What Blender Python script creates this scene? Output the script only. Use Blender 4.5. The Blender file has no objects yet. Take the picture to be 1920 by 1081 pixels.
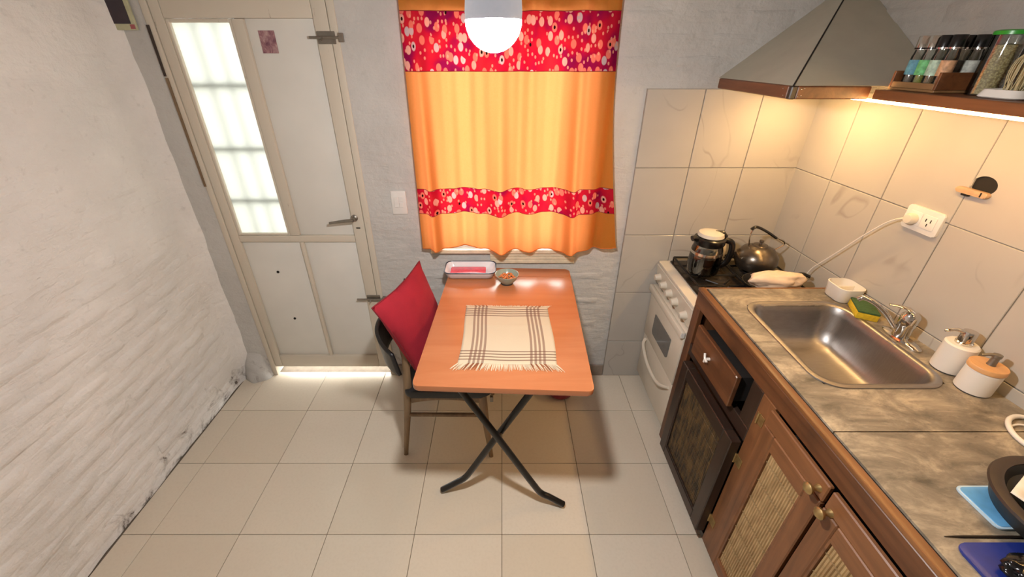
import bpy, bmesh, math, random
from mathutils import Vector, Matrix, noise
PI = math.pi
C = bpy.context.scene.collection
SC = bpy.context.scene

# ---------------------------------------------------------------- camera, sky, exposure
cam = bpy.data.cameras.new('camera'); co = bpy.data.objects.new('camera', cam); C.objects.link(co)
co.location = (0, 0, 1.70); co.rotation_euler = (math.radians(90 - 29.785), 0, 0)
cam.sensor_width = 36; cam.lens = 36 * 767 / 1920; cam.shift_x = 19 / 1920; cam.clip_start = 0.02
SC.camera = co
W = bpy.data.worlds.new('overcast'); SC.world = W; W.use_nodes = True
W.node_tree.nodes['Background'].inputs[0].default_value = (1.0, 1.0, 0.96, 1)
W.node_tree.nodes['Background'].inputs[1].default_value = 9.5
SC.view_settings.view_transform = 'Standard'; SC.view_settings.look = 'None'
SC.view_settings.gamma = 1; SC.view_settings.use_curve_mapping = False
SC.view_settings.exposure = 0.24
BULB = 840; LED = 62

# ---------------------------------------------------------------- node helpers
def lin(r, g, b):
    f = lambda c: (c / 255 / 12.92) if c / 255 <= .04045 else ((c / 255 + .055) / 1.055) ** 2.4
    return (f(r), f(g), f(b), 1)
class NT:
    def __init__(s, name):
        s.m = bpy.data.materials.new(name); s.m.use_nodes = True
        s.t = s.m.node_tree; s.b = s.t.nodes['Principled BSDF']; s.out = s.t.nodes['Material Output']
    def n(s, typ, **k):
        x = s.t.nodes.new('ShaderNode' + typ)
        for a, v in k.items(): setattr(x, a, v)
        return x
    def l(s, a, b): s.t.links.new(a, b)
    def pos(s, kind='Position', scale=(1, 1, 1), rot=(0, 0, 0)):
        if kind == 'Position': src = s.n('NewGeometry').outputs['Position']
        else: src = s.n('TexCoord').outputs[kind]
        mp = s.n('Mapping'); mp.inputs['Scale'].default_value = scale; mp.inputs['Rotation'].default_value = rot
        s.l(src, mp.inputs[0]); return mp.outputs[0]
    def noise(s, vec, scale, detail=4, rough=.55, dist=0):
        x = s.n('TexNoise'); x.inputs['Scale'].default_value = scale; x.inputs['Detail'].default_value = detail
        x.inputs['Roughness'].default_value = rough; x.inputs['Distortion'].default_value = dist
        s.l(vec, x.inputs['Vector']); return x.outputs['Fac']
    def ramp(s, fac, stops, interp='LINEAR'):
        r = s.n('ValToRGB'); r.color_ramp.interpolation = interp
        e = r.color_ramp.elements
        while len(e) < len(stops): e.new(.5)
        for i, (p, c) in enumerate(stops):
            e[i].position = p; e[i].color = c if len(c) == 4 else (*c, 1)
        s.l(fac, r.inputs[0]); return r.outputs[0]
    def rmp(s, fac, a, b, c=0., d=1.):
        r = s.n('MapRange'); r.inputs[1].default_value = a; r.inputs[2].default_value = b
        r.inputs[3].default_value = c; r.inputs[4].default_value = d; s.l(fac, r.inputs[0]); return r.outputs[0]
    def mix(s, fac, a, b, mode='MIX'):
        x = s.n('Mix', data_type='RGBA', blend_type=mode)
        for i, v in ((0, fac), (6, a), (7, b)):
            if hasattr(v, 'is_linked'): s.l(v, x.inputs[i])
            else: x.inputs[i].default_value = v
        return x.outputs[2]
    def math(s, op, a, b=0.):
        x = s.n('Math', operation=op)
        for i, v in ((0, a), (1, b)):
            if hasattr(v, 'is_linked'): s.l(v, x.inputs[i])
            else: x.inputs[i].default_value = v
        return x.outputs[0]
    def bump(s, h, strength=.3, dist=.01):
        x = s.n('Bump'); x.inputs['Strength'].default_value = strength; x.inputs['Distance'].default_value = dist
        s.l(h, x.inputs['Height']); s.l(x.outputs[0], s.b.inputs['Normal'])
    def color(s, c):
        if hasattr(c, 'is_linked'): s.l(c, s.b.inputs['Base Color'])
        else: s.b.inputs['Base Color'].default_value = c
    def set(s, **k):
        for a, v in k.items(): s.b.inputs[a.replace('_', ' ')].default_value = v
        return s
def simple(name, col, rough=.5, metal=0., var=.12, sc=30, bump=.0, bsc=120, coat=0., **k):
    t = NT(name); v = t.pos('Object')
    n = t.noise(v, sc, 3)
    dark = tuple(c * (1 - var) for c in col[:3]) + (1,); lt = tuple(min(1, c * (1 + var)) for c in col[:3]) + (1,)
    t.color(t.ramp(n, [(.3, dark), (.7, lt)]))
    t.set(Roughness=rough, Metallic=metal)
    if coat: t.b.inputs['Coat Weight'].default_value = coat; t.b.inputs['Coat Roughness'].default_value = .15
    if bump: t.bump(t.noise(v, bsc, 4), bump, .004)
    for a, x in k.items(): t.b.inputs[a.replace('_', ' ')].default_value = x
    return t.m
M = {}
def plaster(name, base, dirt_h=.35, bump=.35):
    t = NT(name); v = t.pos()
    n1 = t.noise(v, 3.1, 5); n2 = t.noise(v, 26, 6, .6); n3 = t.noise(v, 7.5, 7, .68, .8)
    a = tuple(c * .90 for c in base[:3]) + (1,); b = tuple(min(1, c * 1.07) for c in base[:3]) + (1,)
    col = t.ramp(n1, [(.3, a), (.72, b)])
    col = t.mix(t.rmp(n2, .62, .82, 0, .35), col, lin(150, 142, 134))
    # grime stains, rising damp at the foot of the wall
    z = t.n('SeparateXYZ'); t.l(v, z.inputs[0])
    low = t.rmp(z.outputs[2], 0, dirt_h, .21, 0)
    st = t.math('ADD', n3, low)
    col = t.mix(t.rmp(st, .70, .79, 0, .5), col, lin(120, 108, 96))
    col = t.mix(t.rmp(st, .785, .815, 0, .85), col, lin(82, 68, 58))
    sc_ = t.noise(v, 6.5, 8, .78, .3)
    col = t.mix(t.rmp(sc_, .70, .76, 0, .55), col, lin(128, 120, 110))
    t.color(col); t.set(Roughness=.72)
    st2 = t.noise(t.pos('Position', (1.3, 1.3, 5.5)), 5.5, 6, .62, .6)
    h_ = t.math('ADD', t.math('MULTIPLY', n2, .35), t.math('ADD', t.math('MULTIPLY', t.noise(v, 9, 5), .8), t.math('MULTIPLY', st2, .45)))
    t.bump(h_, bump, .03)
    return t.m
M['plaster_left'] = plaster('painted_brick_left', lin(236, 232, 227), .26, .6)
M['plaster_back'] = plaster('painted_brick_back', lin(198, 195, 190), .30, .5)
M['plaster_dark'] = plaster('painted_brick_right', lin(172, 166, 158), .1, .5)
def floor_tile():
    t = NT('beige_floor_tile'); v = t.pos()
    r = t.n('ObjectInfo').outputs['Random']
    c = t.mix(r, lin(214, 202, 182), lin(222, 211, 193))
    c = t.mix(t.rmp(t.noise(v, 90, 5), .45, .75, 0, .22), c, lin(196, 182, 162))
    c = t.mix(t.rmp(t.noise(v, 2.2, 4), .5, .75, 0, .3), c, lin(204, 188, 166))
    t.color(c); t.set(Roughness=.22); t.b.inputs['Specular IOR Level'].default_value = .5
    t.bump(t.noise(v, 14, 3), .05, .01); return t.m
M['floor_tile'] = floor_tile()
M['grout'] = simple('grout', lin(112, 100, 86), .9)
M['grout_light'] = simple('wall_grout', lin(150, 142, 130), .9)
def marble():
    t = NT('veined_wall_tile'); r = t.n('ObjectInfo').outputs['Random']
    g = t.n('NewGeometry').outputs['Position']
    off = t.n('VectorMath', operation='ADD'); t.l(g, off.inputs[0])
    cx = t.n('CombineXYZ'); t.l(t.math('MULTIPLY', r, 37.), cx.inputs[0]); t.l(t.math('MULTIPLY', r, 11.), cx.inputs[2]); t.l(cx.outputs[0], off.inputs[1])
    v = off.outputs[0]
    n = t.noise(v, 2.0, 3, .5, .5)
    vein = t.math('ABSOLUTE', t.math('SUBTRACT', n, .5))
    mask = t.rmp(t.noise(v, 4.0, 2), .48, .62, 0, 1)
    f = t.math('MULTIPLY', t.rmp(vein, 0, .008, .5, 0), mask)
    base = t.mix(t.noise(v, 5, 3), lin(176, 169, 160), lin(188, 182, 173))
    t.color(t.mix(f, base, lin(140, 130, 122))); t.set(Roughness=.2)
    t.bump(t.noise(v, 10, 2), .04, .01); return t.m
M['wall_tile'] = marble()
def stone():
    t = NT('slate_counter_tile'); v = t.pos('Position', (1.6, 3.2, 1), (0, 0, .6))
    n = t.noise(v, 4, 9, .68, .5); n2 = t.noise(v, 16, 8, .7, .3)
    c = t.ramp(n, [(.30, lin(88, 81, 70)), (.5, lin(138, 127, 110)), (.66, lin(190, 175, 150))])
    c = t.mix(t.rmp(n2, .55, .72, 0, .45), c, lin(184, 174, 154))
    c = t.mix(t.rmp(n2, .42, .30, 0, .5), c, lin(84, 78, 68))
    t.color(c); t.set(Roughness=.42); t.bump(n2, .12, .006); return t.m
M['counter_tile'] = stone()
def wood(name, c1, c2, axis='y', rough=.45, sc=14, coat=0., streak=14, dirt=0.):
    t = NT(name)
    s = {'x': (1, streak, streak), 'y': (streak, 1, streak), 'z': (streak, streak, 1)}[axis]
    v = t.pos('Position', s); n = t.noise(v, sc / 8, 6, .62, .7)
    c = t.ramp(n, [(.28, c1), (.52, tuple((a + b) / 2 for a, b in zip(c1, c2))), (.74, c2)])
    if dirt:
        w = t.pos('Position'); c = t.mix(t.rmp(t.noise(w, 6, 5, .6), .5, .72, 0, dirt), c, lin(40, 30, 24))
    t.color(c); t.set(Roughness=rough)
    if coat: t.b.inputs['Coat Weight'].default_value = coat; t.b.inputs['Coat Roughness'].default_value = .26
    t.bump(n, .08, .004); return t.m
M['cab_wood'] = wood('brown_cabinet_wood', lin(74, 44, 26), lin(122, 78, 47), 'y', .4, dirt=.5)
M['cab_wood_z'] = wood('brown_cabinet_wood_upright', lin(76, 45, 27), lin(124, 79, 48), 'z', .4, dirt=.4)
M['edge_wood'] = wood('worktop_edge_wood', lin(106, 68, 38), lin(152, 103, 60), 'y', .35)
M['red_wood_z'] = wood('reddish_door_wood', lin(98, 62, 37), lin(148, 98, 60), 'z', .4, dirt=.35)
M['red_wood_y'] = wood('reddish_door_wood_rail', lin(98, 62, 37), lin(150, 100, 62), 'y', .4, dirt=.35)
M['dark_wood'] = wood('dark_stained_wood', lin(34, 25, 20), lin(66, 48, 38), 'z', .35)
M['dark_wood_y'] = wood('dark_stained_wood_rail', lin(30, 22, 18), lin(60, 44, 36), 'y', .35)
M['void'] = simple('cabinet_inside', lin(22, 17, 14), .8)
M['shelf_wood'] = wood('shelf_wood', lin(96, 56, 30), lin(150, 94, 52), 'y', .45)
M['hood_wood'] = wood('hood_trim_wood', lin(84, 48, 28), lin(134, 82, 48), 'y', .4)
M['rack_wood'] = wood('spice_rack_wood', lin(128, 92, 56), lin(172, 132, 88), 'y', .5)
M['chair_wood'] = wood('worn_chair_wood', lin(104, 82, 58), lin(156, 130, 98), 'z', .45, dirt=.3)
M['table_wood'] = wood('orange_beech_laminate', lin(178, 108, 66), lin(196, 127, 84), 'x', .22, coat=.7, sc=9, streak=9)
M['lid_wood'] = wood('bamboo_lid', lin(200, 148, 96), lin(226, 178, 124), 'y', .4)
M['hood'] = simple('grey_hood_enamel', lin(180, 174, 156), .5, 0, .05, 12, .05, 60)
M['door_paint'] = simple('white_door_panel_paint', lin(222, 219, 211), .5, 0, .04, 4, .06, 200)
def frame_paint():
    t = NT('cream_frame_paint'); v = t.pos()
    c = t.mix(t.noise(v, 3, 4), lin(206, 199, 184), lin(210, 197, 178))
    n = t.noise(t.pos('Position', (5, 5, 1)), 7, 6, .7, .4)
    c = t.mix(t.rmp(n, .66, .72, 0, .75), c, lin(128, 104, 78))
    t.color(c); t.set(Roughness=.5); t.bump(t.noise(v, 40, 4), .1, .004); return t.m
M['frame_paint'] = frame_paint()
M['latch'] = simple('tarnished_steel', lin(140, 134, 124), .4, .8)
M['brass'] = simple('worn_brass', lin(186, 158, 106), .35, .8, .25)
M['chrome'] = simple('chrome', lin(215, 212, 206), .1, 1, .03)
M['white_plastic'] = simple('white_plastic', lin(226, 222, 216), .35, 0, .02)
M['cream_enamel'] = simple('cream_stove_enamel', lin(218, 208, 190), .25, 0, .05, 6)
M['grey_steel'] = simple('stove_side_grey', lin(140, 142, 136), .4, .3)
M['oven_glass'] = simple('oven_window_glass', lin(110, 108, 104), .15, 0, .06)
M['black_iron'] = simple('black_iron', lin(26, 24, 22), .45, .2, .3, 20, .15)
M['hob'] = simple('dark_hob_enamel', lin(52, 44, 36), .25, .1, .4, 14)
M['black_plastic'] = simple('black_plastic', lin(20, 18, 17), .25)
M['black_paint'] = simple('black_tube_paint', lin(30, 28, 26), .32, .1, .3, 25)
M['black_seat'] = simple('black_leatherette', lin(26, 26, 28), .42, 0, .2, 20, .1)
M['red_cloth'] = simple('crimson_cushion_cloth', lin(152, 20, 42), .85, 0, .10, 8, .25, 260)
M['red_dark'] = simple('crimson_piping', lin(120, 18, 36), .8)
M['ceramic_white'] = simple('white_ceramic', lin(232, 226, 216), .35, 0, .02, 10)
M['black_base'] = simple('dark_rubber_base', lin(50, 48, 46), .6)
M['soap'] = simple('yellow_soap', lin(232, 208, 110), .5)
M['cream_cloth'] = simple('cream_bag_cloth', lin(226, 202, 176), .7, 0, .06, 12, .2, 60)
M['enamel_tray'] = simple('white_enamel_tray', lin(226, 228, 230), .12, 0, .02)
M['navy_rim'] = simple('navy_enamel_rim', lin(34, 42, 62), .3)
M['pink'] = simple('pink_tray_lining', lin(226, 92, 112), .18, 0, .15, 35)
M['bowl_green'] = simple('grey_green_bowl', lin(150, 164, 150), .25, 0, .1, 14)
M['nuts'] = simple('orange_brown_nuts', lin(206, 120, 56), .55, 0, .25, 60)
M['sponge_y'] = simple('yellow_sponge', lin(222, 186, 40), .9, 0, .15, 120, .6, 500)
M['sponge_g'] = simple('green_scouring_pad', lin(62, 92, 52), .95, 0, .25, 150, .5, 600)
M['magenta'] = simple('magenta_plastic', lin(140, 34, 62), .35)
M['blue_light'] = simple('light_blue_plastic', lin(104, 170, 220), .35)
M['blue_edge'] = simple('pale_blue_edge', lin(188, 214, 230), .35)
M['blue_dark'] = simple('dark_blue_plastic', lin(30, 48, 128), .35)
M['pan_rim'] = simple('brown_black_pan_rim', lin(54, 42, 36), .45)
M['pan_in'] = simple('black_pan_coating', lin(28, 27, 27), .5)
M['paper'] = simple('white_paper', lin(228, 220, 206), .8)
M['coffee'] = simple('coffee_liquid', lin(20, 12, 9), .35)
M['kettle'] = simple('scorched_kettle_steel', lin(126, 116, 104), .28, .9, .3, 8)
M['baseboard'] = simple('taupe_baseboard_tile', lin(142, 128, 114), .4)
M['dark_dish'] = simple('dark_stick', lin(40, 30, 22), .4)
M['picture_dark'] = simple('dark_print', lin(52, 42, 50), .35, 0, .3, 12)
M['picture_edge'] = simple('cream_print_edge', lin(186, 184, 150), .5)
M['picture_red'] = simple('red_print_patch', lin(170, 90, 92), .5)
M['picture_green'] = simple('green_print_patch', lin(168, 172, 96), .5)
M['lid_green'] = simple('green_plastic_lid', lin(46, 150, 40), .3, Alpha=1)
M['blue_knob'] = simple('blue_knob', lin(22, 36, 170), .3)
M['straw'] = simple('straw_bristles', lin(196, 180, 136), .7)
M['sill'] = simple('cream_sill_paint', lin(214, 204, 178), .4)
M['bulb_body'] = simple('bulb_white_body', lin(186, 188, 196), .35)
bsd = M['bulb_body'].node_tree.nodes['Principled BSDF']; bsd.inputs['Emission Color'].default_value = (.72, .74, .82, 1); bsd.inputs['Emission Strength'].default_value = .32  # weak emission stands in for the dome's light on the housing
def steel():
    t = NT('brushed_sink_steel'); v = t.pos('Position', (1, 12, 1))
    n = t.noise(v, 30, 4, .6)
    t.color(t.mix(n, lin(146, 141, 138), lin(174, 169, 165))); t.set(Metallic=1.0, Roughness=.40)
    t.bump(n, .04, .002); return t.m
M['steel'] = steel()
def glass(name, tint=(1, 1, 1, 1), gl=.12, rough=.03):
    t = NT(name); tr = t.n('BsdfTransparent'); tr.inputs[0].default_value = tint
    g = t.n('BsdfGlossy'); g.inputs[1].default_value = rough
    fr = t.n('Fresnel'); fr.inputs[0].default_value = 1.45
    mx = t.n('MixShader'); t.l(t.math('ADD', fr.outputs[0], gl - .04), mx.inputs[0])
    t.l(tr.outputs[0], mx.inputs[1]); t.l(g.outputs[0], mx.inputs[2]); t.l(mx.outputs[0], t.out.inputs[0]); return t.m
M['glass'] = glass('clear_glass', (.93, .95, .93, 1))
M['jar_glass'] = glass('jar_glass', (.90, .92, .90, 1), .10)
M['window_glass'] = glass('window_glass', (.95, .97, .95, 1), .05)
def frosted():
    t = NT('frosted_door_glass'); a = t.n('BsdfTranslucent'); a.inputs[0].default_value = (.40, .405, .385, 1)
    g = t.n('BsdfGlossy'); g.inputs[1].default_value = .25
    mx = t.n('MixShader'); mx.inputs[0].default_value = .04
    t.l(a.outputs[0], mx.inputs[1]); t.l(g.outputs[0], mx.inputs[2]); t.l(mx.outputs[0], t.out.inputs[0]); return t.m
M['frosted'] = frosted()
def cloth_node(t, col, trans=.5, tcol=None):
    d = t.n('BsdfDiffuse'); a = t.n('BsdfTranslucent'); mx = t.n('MixShader'); mx.inputs[0].default_value = trans
    for x, c in ((d, col), (a, tcol if tcol is not None else col)):
        if hasattr(c, 'is_linked'): t.l(c, x.inputs[0])
        else: x.inputs[0].default_value = c
    t.l(d.outputs[0], mx.inputs[1]); t.l(a.outputs[0], mx.inputs[2]); t.l(mx.outputs[0], t.out.inputs[0]); return t.m
def curtain_orange():
    t = NT('orange_curtain_cloth'); v = t.pos('Position')
    n = t.noise(v, 180, 3)
    return cloth_node(t, t.mix(n, lin(180, 126, 50), lin(190, 138, 60)), .5, t.mix(n, (.95, .255, .085, 1), (.95, .29, .11, 1)))
M['curtain'] = curtain_orange()
def curtain_print():
    t = NT('red_print_curtain_cloth')
    v = t.pos('UV', (26, 26, 26)); vs = t.pos('UV', (34, 22, 1))
    big = t.noise(t.pos('UV', (7, 7, 1)), 1, 2)
    base = t.ramp(big, [(.36, lin(132, 20, 78)), (.48, lin(186, 26, 58)), (.62, lin(198, 40, 56))])  # purple end paints in how the red looks where not lit from behind
    vo = t.n('TexVoronoi', voronoi_dimensions='2D'); t.l(vs, vo.inputs['Vector']); vo.inputs['Scale'].default_value = .95
    blob = t.rmp(vo.outputs['Distance'], .30, .36, 1, 0)
    sel = t.n('SeparateColor'); t.l(vo.outputs['Color'], sel.inputs[0])
    blob = t.math('MULTIPLY', blob, t.math('GREATER_THAN', sel.outputs[0], .22))
    bc = t.ramp(sel.outputs[1], [(0, lin(232, 130, 112)), (.42, lin(226, 176, 160)), (.78, lin(196, 188, 190))], 'CONSTANT')
    c = t.mix(blob, base, bc)
    # a second, smaller set of spots and a few dark centres
    v2 = t.n('TexVoronoi', voronoi_dimensions='2D'); t.l(vs, v2.inputs['Vector']); v2.inputs['Scale'].default_value = 1.9
    s2 = t.n('SeparateColor'); t.l(v2.outputs['Color'], s2.inputs[0])
    b2 = t.math('MULTIPLY', t.rmp(v2.outputs['Distance'], .22, .28, .7, 0), t.math('GREATER_THAN', s2.outputs[0], .62))
    c = t.mix(b2, c, lin(238, 176, 150))
    dk = t.math('MULTIPLY', t.rmp(vo.outputs['Distance'], .12, .15, 1, 0), t.math('GREATER_THAN', sel.outputs[2], .86))
    c = t.mix(dk, c, lin(26, 20, 16))
    return cloth_node(t, c, .45, t.mix(1.0, c, (1, .50, .46, 1), 'MULTIPLY'))
M['curtain_print'] = curtain_print()
M['curtain_seam'] = simple('dark_red_seam', lin(120, 24, 26), .8)
def placemat():
    t = NT('woven_check_placemat')
    uv = t.n('SeparateXYZ'); t.l(t.n('TexCoord').outputs['UV'], uv.inputs[0])
    def lines(coord, cs, hw):
        acc = None
        for c in cs:
            d = t.math('ABSOLUTE', t.math('SUBTRACT', coord, c)); m = t.math('LESS_THAN', d, hw)
            acc = m if acc is None else t.math('MAXIMUM', acc, m)
        return acc
    a = lines(uv.outputs[0], (.115, .160, .205, .250, .745, .790, .835, .880), .0125)
    b = lines(uv.outputs[1], (.055, .098, .141, .184, .815, .858, .901, .944), .0080)
    wv = t.noise(t.pos('Object'), 700, 2)
    base = t.mix(wv, lin(196, 182, 154), lin(210, 197, 170))
    c = t.mix(t.math('MULTIPLY', a, .72), base, lin(124, 92, 78))
    c = t.mix(t.math('MULTIPLY', b, .80), c, lin(104, 70, 56))
    t.color(c); t.set(Roughness=.9); t.bump(wv, .3, .002); return t.m
M['placemat'] = placemat()
M['fringe'] = simple('cream_fringe', lin(208, 194, 166), .9)
M['fringe_brown'] = simple('brown_fringe', lin(140, 88, 60), .9)
def cane(name, a, b):
    t = NT(name); v = t.pos('Position', (1, 1, .25))
    c = t.mix(t.rmp(t.noise(v, 60, 3), .35, .65), a, b)
    t.color(c); t.set(Roughness=.5); return t.m
M['cane'] = cane('split_reed', lin(160, 130, 88), lin(190, 160, 114))
M['cane_dark'] = cane('dark_split_reed', lin(50, 40, 28), lin(104, 80, 46))
M['thread'] = simple('binding_thread', lin(150, 124, 84), .7)
def emis(name, col, s):
    t = NT(name); e = t.n('Emission'); e.inputs[0].default_value = col; e.inputs[1].default_value = s
    t.l(e.outputs[0], t.out.inputs[0]); return t.m
M['bulb'] = emis('glowing_bulb_dome', (1, .98, .965, 1), BULB)
M['led'] = emis('warm_led_strip', (1, .60, .22, 1), LED)

# ---------------------------------------------------------------- mesh helpers
def bm_new(): return bmesh.new()
def box(bm, x0, x1, y0, y1, z0, z1, bev=0., seg=1):
    r = bmesh.ops.create_cube(bm, size=1)
    vs = r['verts']
    for v in vs:
        v.co = Vector((x0 + (v.co.x + .5) * (x1 - x0), y0 + (v.co.y + .5) * (y1 - y0), z0 + (v.co.z + .5) * (z1 - z0)))
    if bev:
        es = list({e for v in vs for e in v.link_edges})
        bmesh.ops.bevel(bm, geom=es, offset=bev, segments=seg, affect='EDGES', profile=.5)
    return bm
def hexa(bm, pts, bev=0.):
    """8 points: bottom ring 4, top ring 4"""
    vs = [bm.verts.new(p) for p in pts]
    fs = [(3, 2, 1, 0), (4, 5, 6, 7), (0, 1, 5, 4), (1, 2, 6, 5), (2, 3, 7, 6), (3, 0, 4, 7)]
    for f in fs: bm.faces.new([vs[i] for i in f])
    if bev:
        es = list({e for v in vs for e in v.link_edges}); bmesh.ops.bevel(bm, geom=es, offset=bev, segments=2, affect='EDGES', profile=.5)
    return bm
def lathe(bm, prof, c=(0, 0, 0), n=32, sx=1., sy=1., close=True, mtx=None):
    rings = []
    for r, z in prof:
        if r < 1e-6: rings.append([bm.verts.new((c[0], c[1], c[2] + z))])
        else: rings.append([bm.verts.new((c[0] + r * sx * math.cos(2 * PI * i / n), c[1] + r * sy * math.sin(2 * PI * i / n), c[2] + z)) for i in range(n)])
    for a, b in zip(rings, rings[1:]):
        for i in range(n):
            j = (i + 1) % n
            if len(a) == 1 and len(b) == 1: break
            if len(a) == 1: bm.faces.new((a[0], b[j], b[i]))
            elif len(b) == 1: bm.faces.new((a[i], a[j], b[0]))
            else: bm.faces.new((a[i], a[j], b[j], b[i]))
    if mtx is not None:
        for rg in rings:
            for v in rg: v.co = mtx @ v.co
    return bm
def tube(bm, pts, r, n=10, closed=False, flat=1.):
    pts = [Vector(p) for p in pts]; rs = r if isinstance(r, (list, tuple)) else [r] * len(pts)
    rings = []; up = None
    N = len(pts)
    for i, p in enumerate(pts):
        a = pts[i - 1] if (i or closed) else pts[i]; b = pts[(i + 1) % N] if (i < N - 1 or closed) else pts[i]
        d = (b - a).normalized()
        if up is None: up = Vector((0, 0, 1)) if abs(d.z) < .9 else Vector((0, 1, 0))
        s = d.cross(up)
        if s.length < 1e-4: s = d.cross(Vector((1, 0, 0)))
        s.normalize(); u = s.cross(d).normalized(); up = u
        rings.append([bm.verts.new(p + (s * math.cos(2 * PI * k / n) + u * flat * math.sin(2 * PI * k / n)) * rs[i]) for k in range(n)])
    m = N if closed else N - 1
    for i in range(m):
        a, b = rings[i], rings[(i + 1) % N]
        for k in range(n): bm.faces.new((a[k], a[(k + 1) % n], b[(k + 1) % n], b[k]))
    if not closed:
        bm.faces.new(rings[0][::-1]); bm.faces.new(rings[-1])
    return bm
def smooth_path(pts, sub=6):
    P = [Vector(p) for p in pts]; out = []
    for i in range(len(P) - 1):
        p0 = P[max(i - 1, 0)]; p1 = P[i]; p2 = P[i + 1]; p3 = P[min(i + 2, len(P) - 1)]
        for k in range(sub):
            t = k / sub
            out.append(.5 * ((2 * p1) + (-p0 + p2) * t + (2 * p0 - 5 * p1 + 4 * p2 - p3) * t * t + (-p0 + 3 * p1 - 3 * p2 + p3) * t ** 3))
    out.append(P[-1]); return out
def surf(bm, f, nu, nv, uv=False, thick=0.):
    g = [[bm.verts.new(f(i / nu, j / nv)) for j in range(nv + 1)] for i in range(nu + 1)]
    lay = bm.loops.layers.uv.verify() if uv else None
    for i in range(nu):
        for j in range(nv):
            fc = bm.faces.new((g[i][j], g[i + 1][j], g[i + 1][j + 1], g[i][j + 1]))
            if uv:
                for lp, (a, b) in zip(fc.loops, ((i, j), (i + 1, j), (i + 1, j + 1), (i, j + 1))): lp[lay].uv = (a / nu, b / nv)
    return bm
def obj(name, bm, mat, parent=None, smooth=False, angle=40, solid=0.):
    bmesh.ops.recalc_face_normals(bm, faces=bm.faces) if len(bm.faces) < 60000 and not solid == -1 else None
    me = bpy.data.meshes.new(name); bm.to_mesh(me); bm.free()
    me.materials.append(M[mat] if isinstance(mat, str) else mat)
    if smooth:
        me.polygons.foreach_set('use_smooth', [True] * len(me.polygons))
        try: me.set_sharp_from_angle(angle=math.radians(angle))
        except Exception: pass
    o = bpy.data.objects.new(name, me); C.objects.link(o)
    if parent is not None: attach(o, parent)
    if solid > 0:
        md = o.modifiers.new('thickness', 'SOLIDIFY'); md.thickness = solid; md.offset = 0
    return o
def world_loc(p):
    v = Vector((0, 0, 0)); q = p
    while q is not None:
        v = v + q.location + q.matrix_parent_inverse.translation; q = q.parent
    return v
def attach(o, parent):
    o.parent = parent; o.matrix_parent_inverse = Matrix.Translation(-world_loc(parent))
def thing(name, label, cat, loc=(0, 0, 0), group=None):
    o = bpy.data.objects.new(name, None); C.objects.link(o); o.location = loc; o.empty_display_size = .02
    o['label'] = label; o['category'] = cat
    if group: o['group'] = group
    return o
def tag(o, label, cat, group=None):
    o['label'] = label; o['category'] = cat
    if group: o['group'] = group
    return o
def struct(name, bm, mat, parent=None, **k):
    o = obj(name, bm, mat, parent, **k)
    if parent is None: o['kind'] = 'structure'
    return o
rnd = random.Random(7)
XR = 1.355; YB = 1.916; XL = -1.55
def wx(y): return XR + (YB - y) * .035            # the right wall runs slightly out of square
def skew(bm):
    for v in bm.verts: v.co.x += (YB - v.co.y) * .035
    return bm

# ================================================================ SETTING
# floor --------------------------------------------------------
YF = -1.5
b = bm_new(); box(b, XL - .1, 1.62, YF - .1, YB + .16, -.12, -.004)
floor = struct('floor', b, 'grout')
TX, TY = .357, .3345; X0 = 0.0; Y0 = 1.620
tile_cache = {}
def tile_mesh(w, h, t, mat, key, bev=.0015):
    k = (key, round(w, 4), round(h, 4))
    if k not in tile_cache:
        bm = bm_new(); box(bm, -w / 2, w / 2, -h / 2, h / 2, -t, 0, bev, 1)
        me = bpy.data.meshes.new('tile'); bm.to_mesh(me); bm.free(); me.materials.append(M[mat]); tile_cache[k] = me
    return tile_cache[k]
G = .0022
def place(me, name, loc, rot, parent):
    o = bpy.data.objects.new(name, me); C.objects.link(o); o.location = loc; o.rotation_euler = rot
    if parent is not None: attach(o, parent)
    return o
ys = [Y0 + k * TY for k in range(-9, 2)]; xs = [X0 + k * TX for k in range(-5, 5)]
for xa in xs:
    for ya in ys:
        x0, x1, y0, y1 = max(xa, XL), min(xa + TX, 1.46), max(ya, YF), min(ya + TY, YB + .02)
        if x1 - x0 < .02 or y1 - y0 < .02: continue
        me = tile_mesh(x1 - x0 - G, y1 - y0 - G, .008, 'floor_tile', 'f', .0012)
        place(me, 'tile', ((x0 + x1) / 2, (y0 + y1) / 2, rnd.uniform(0, .0004)), (0, 0, 0), floor)
# ceiling, wall behind the camera
b = bm_new(); box(b, XL - .1, 1.62, YF - .1, YB + .16, 2.5, 2.6); struct('ceiling', b, 'plaster_back')
b = bm_new(); box(b, XL - .1, 1.62, YF - .12, YF, 0, 2.5); struct('wall_front', b, 'plaster_back')

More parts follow.
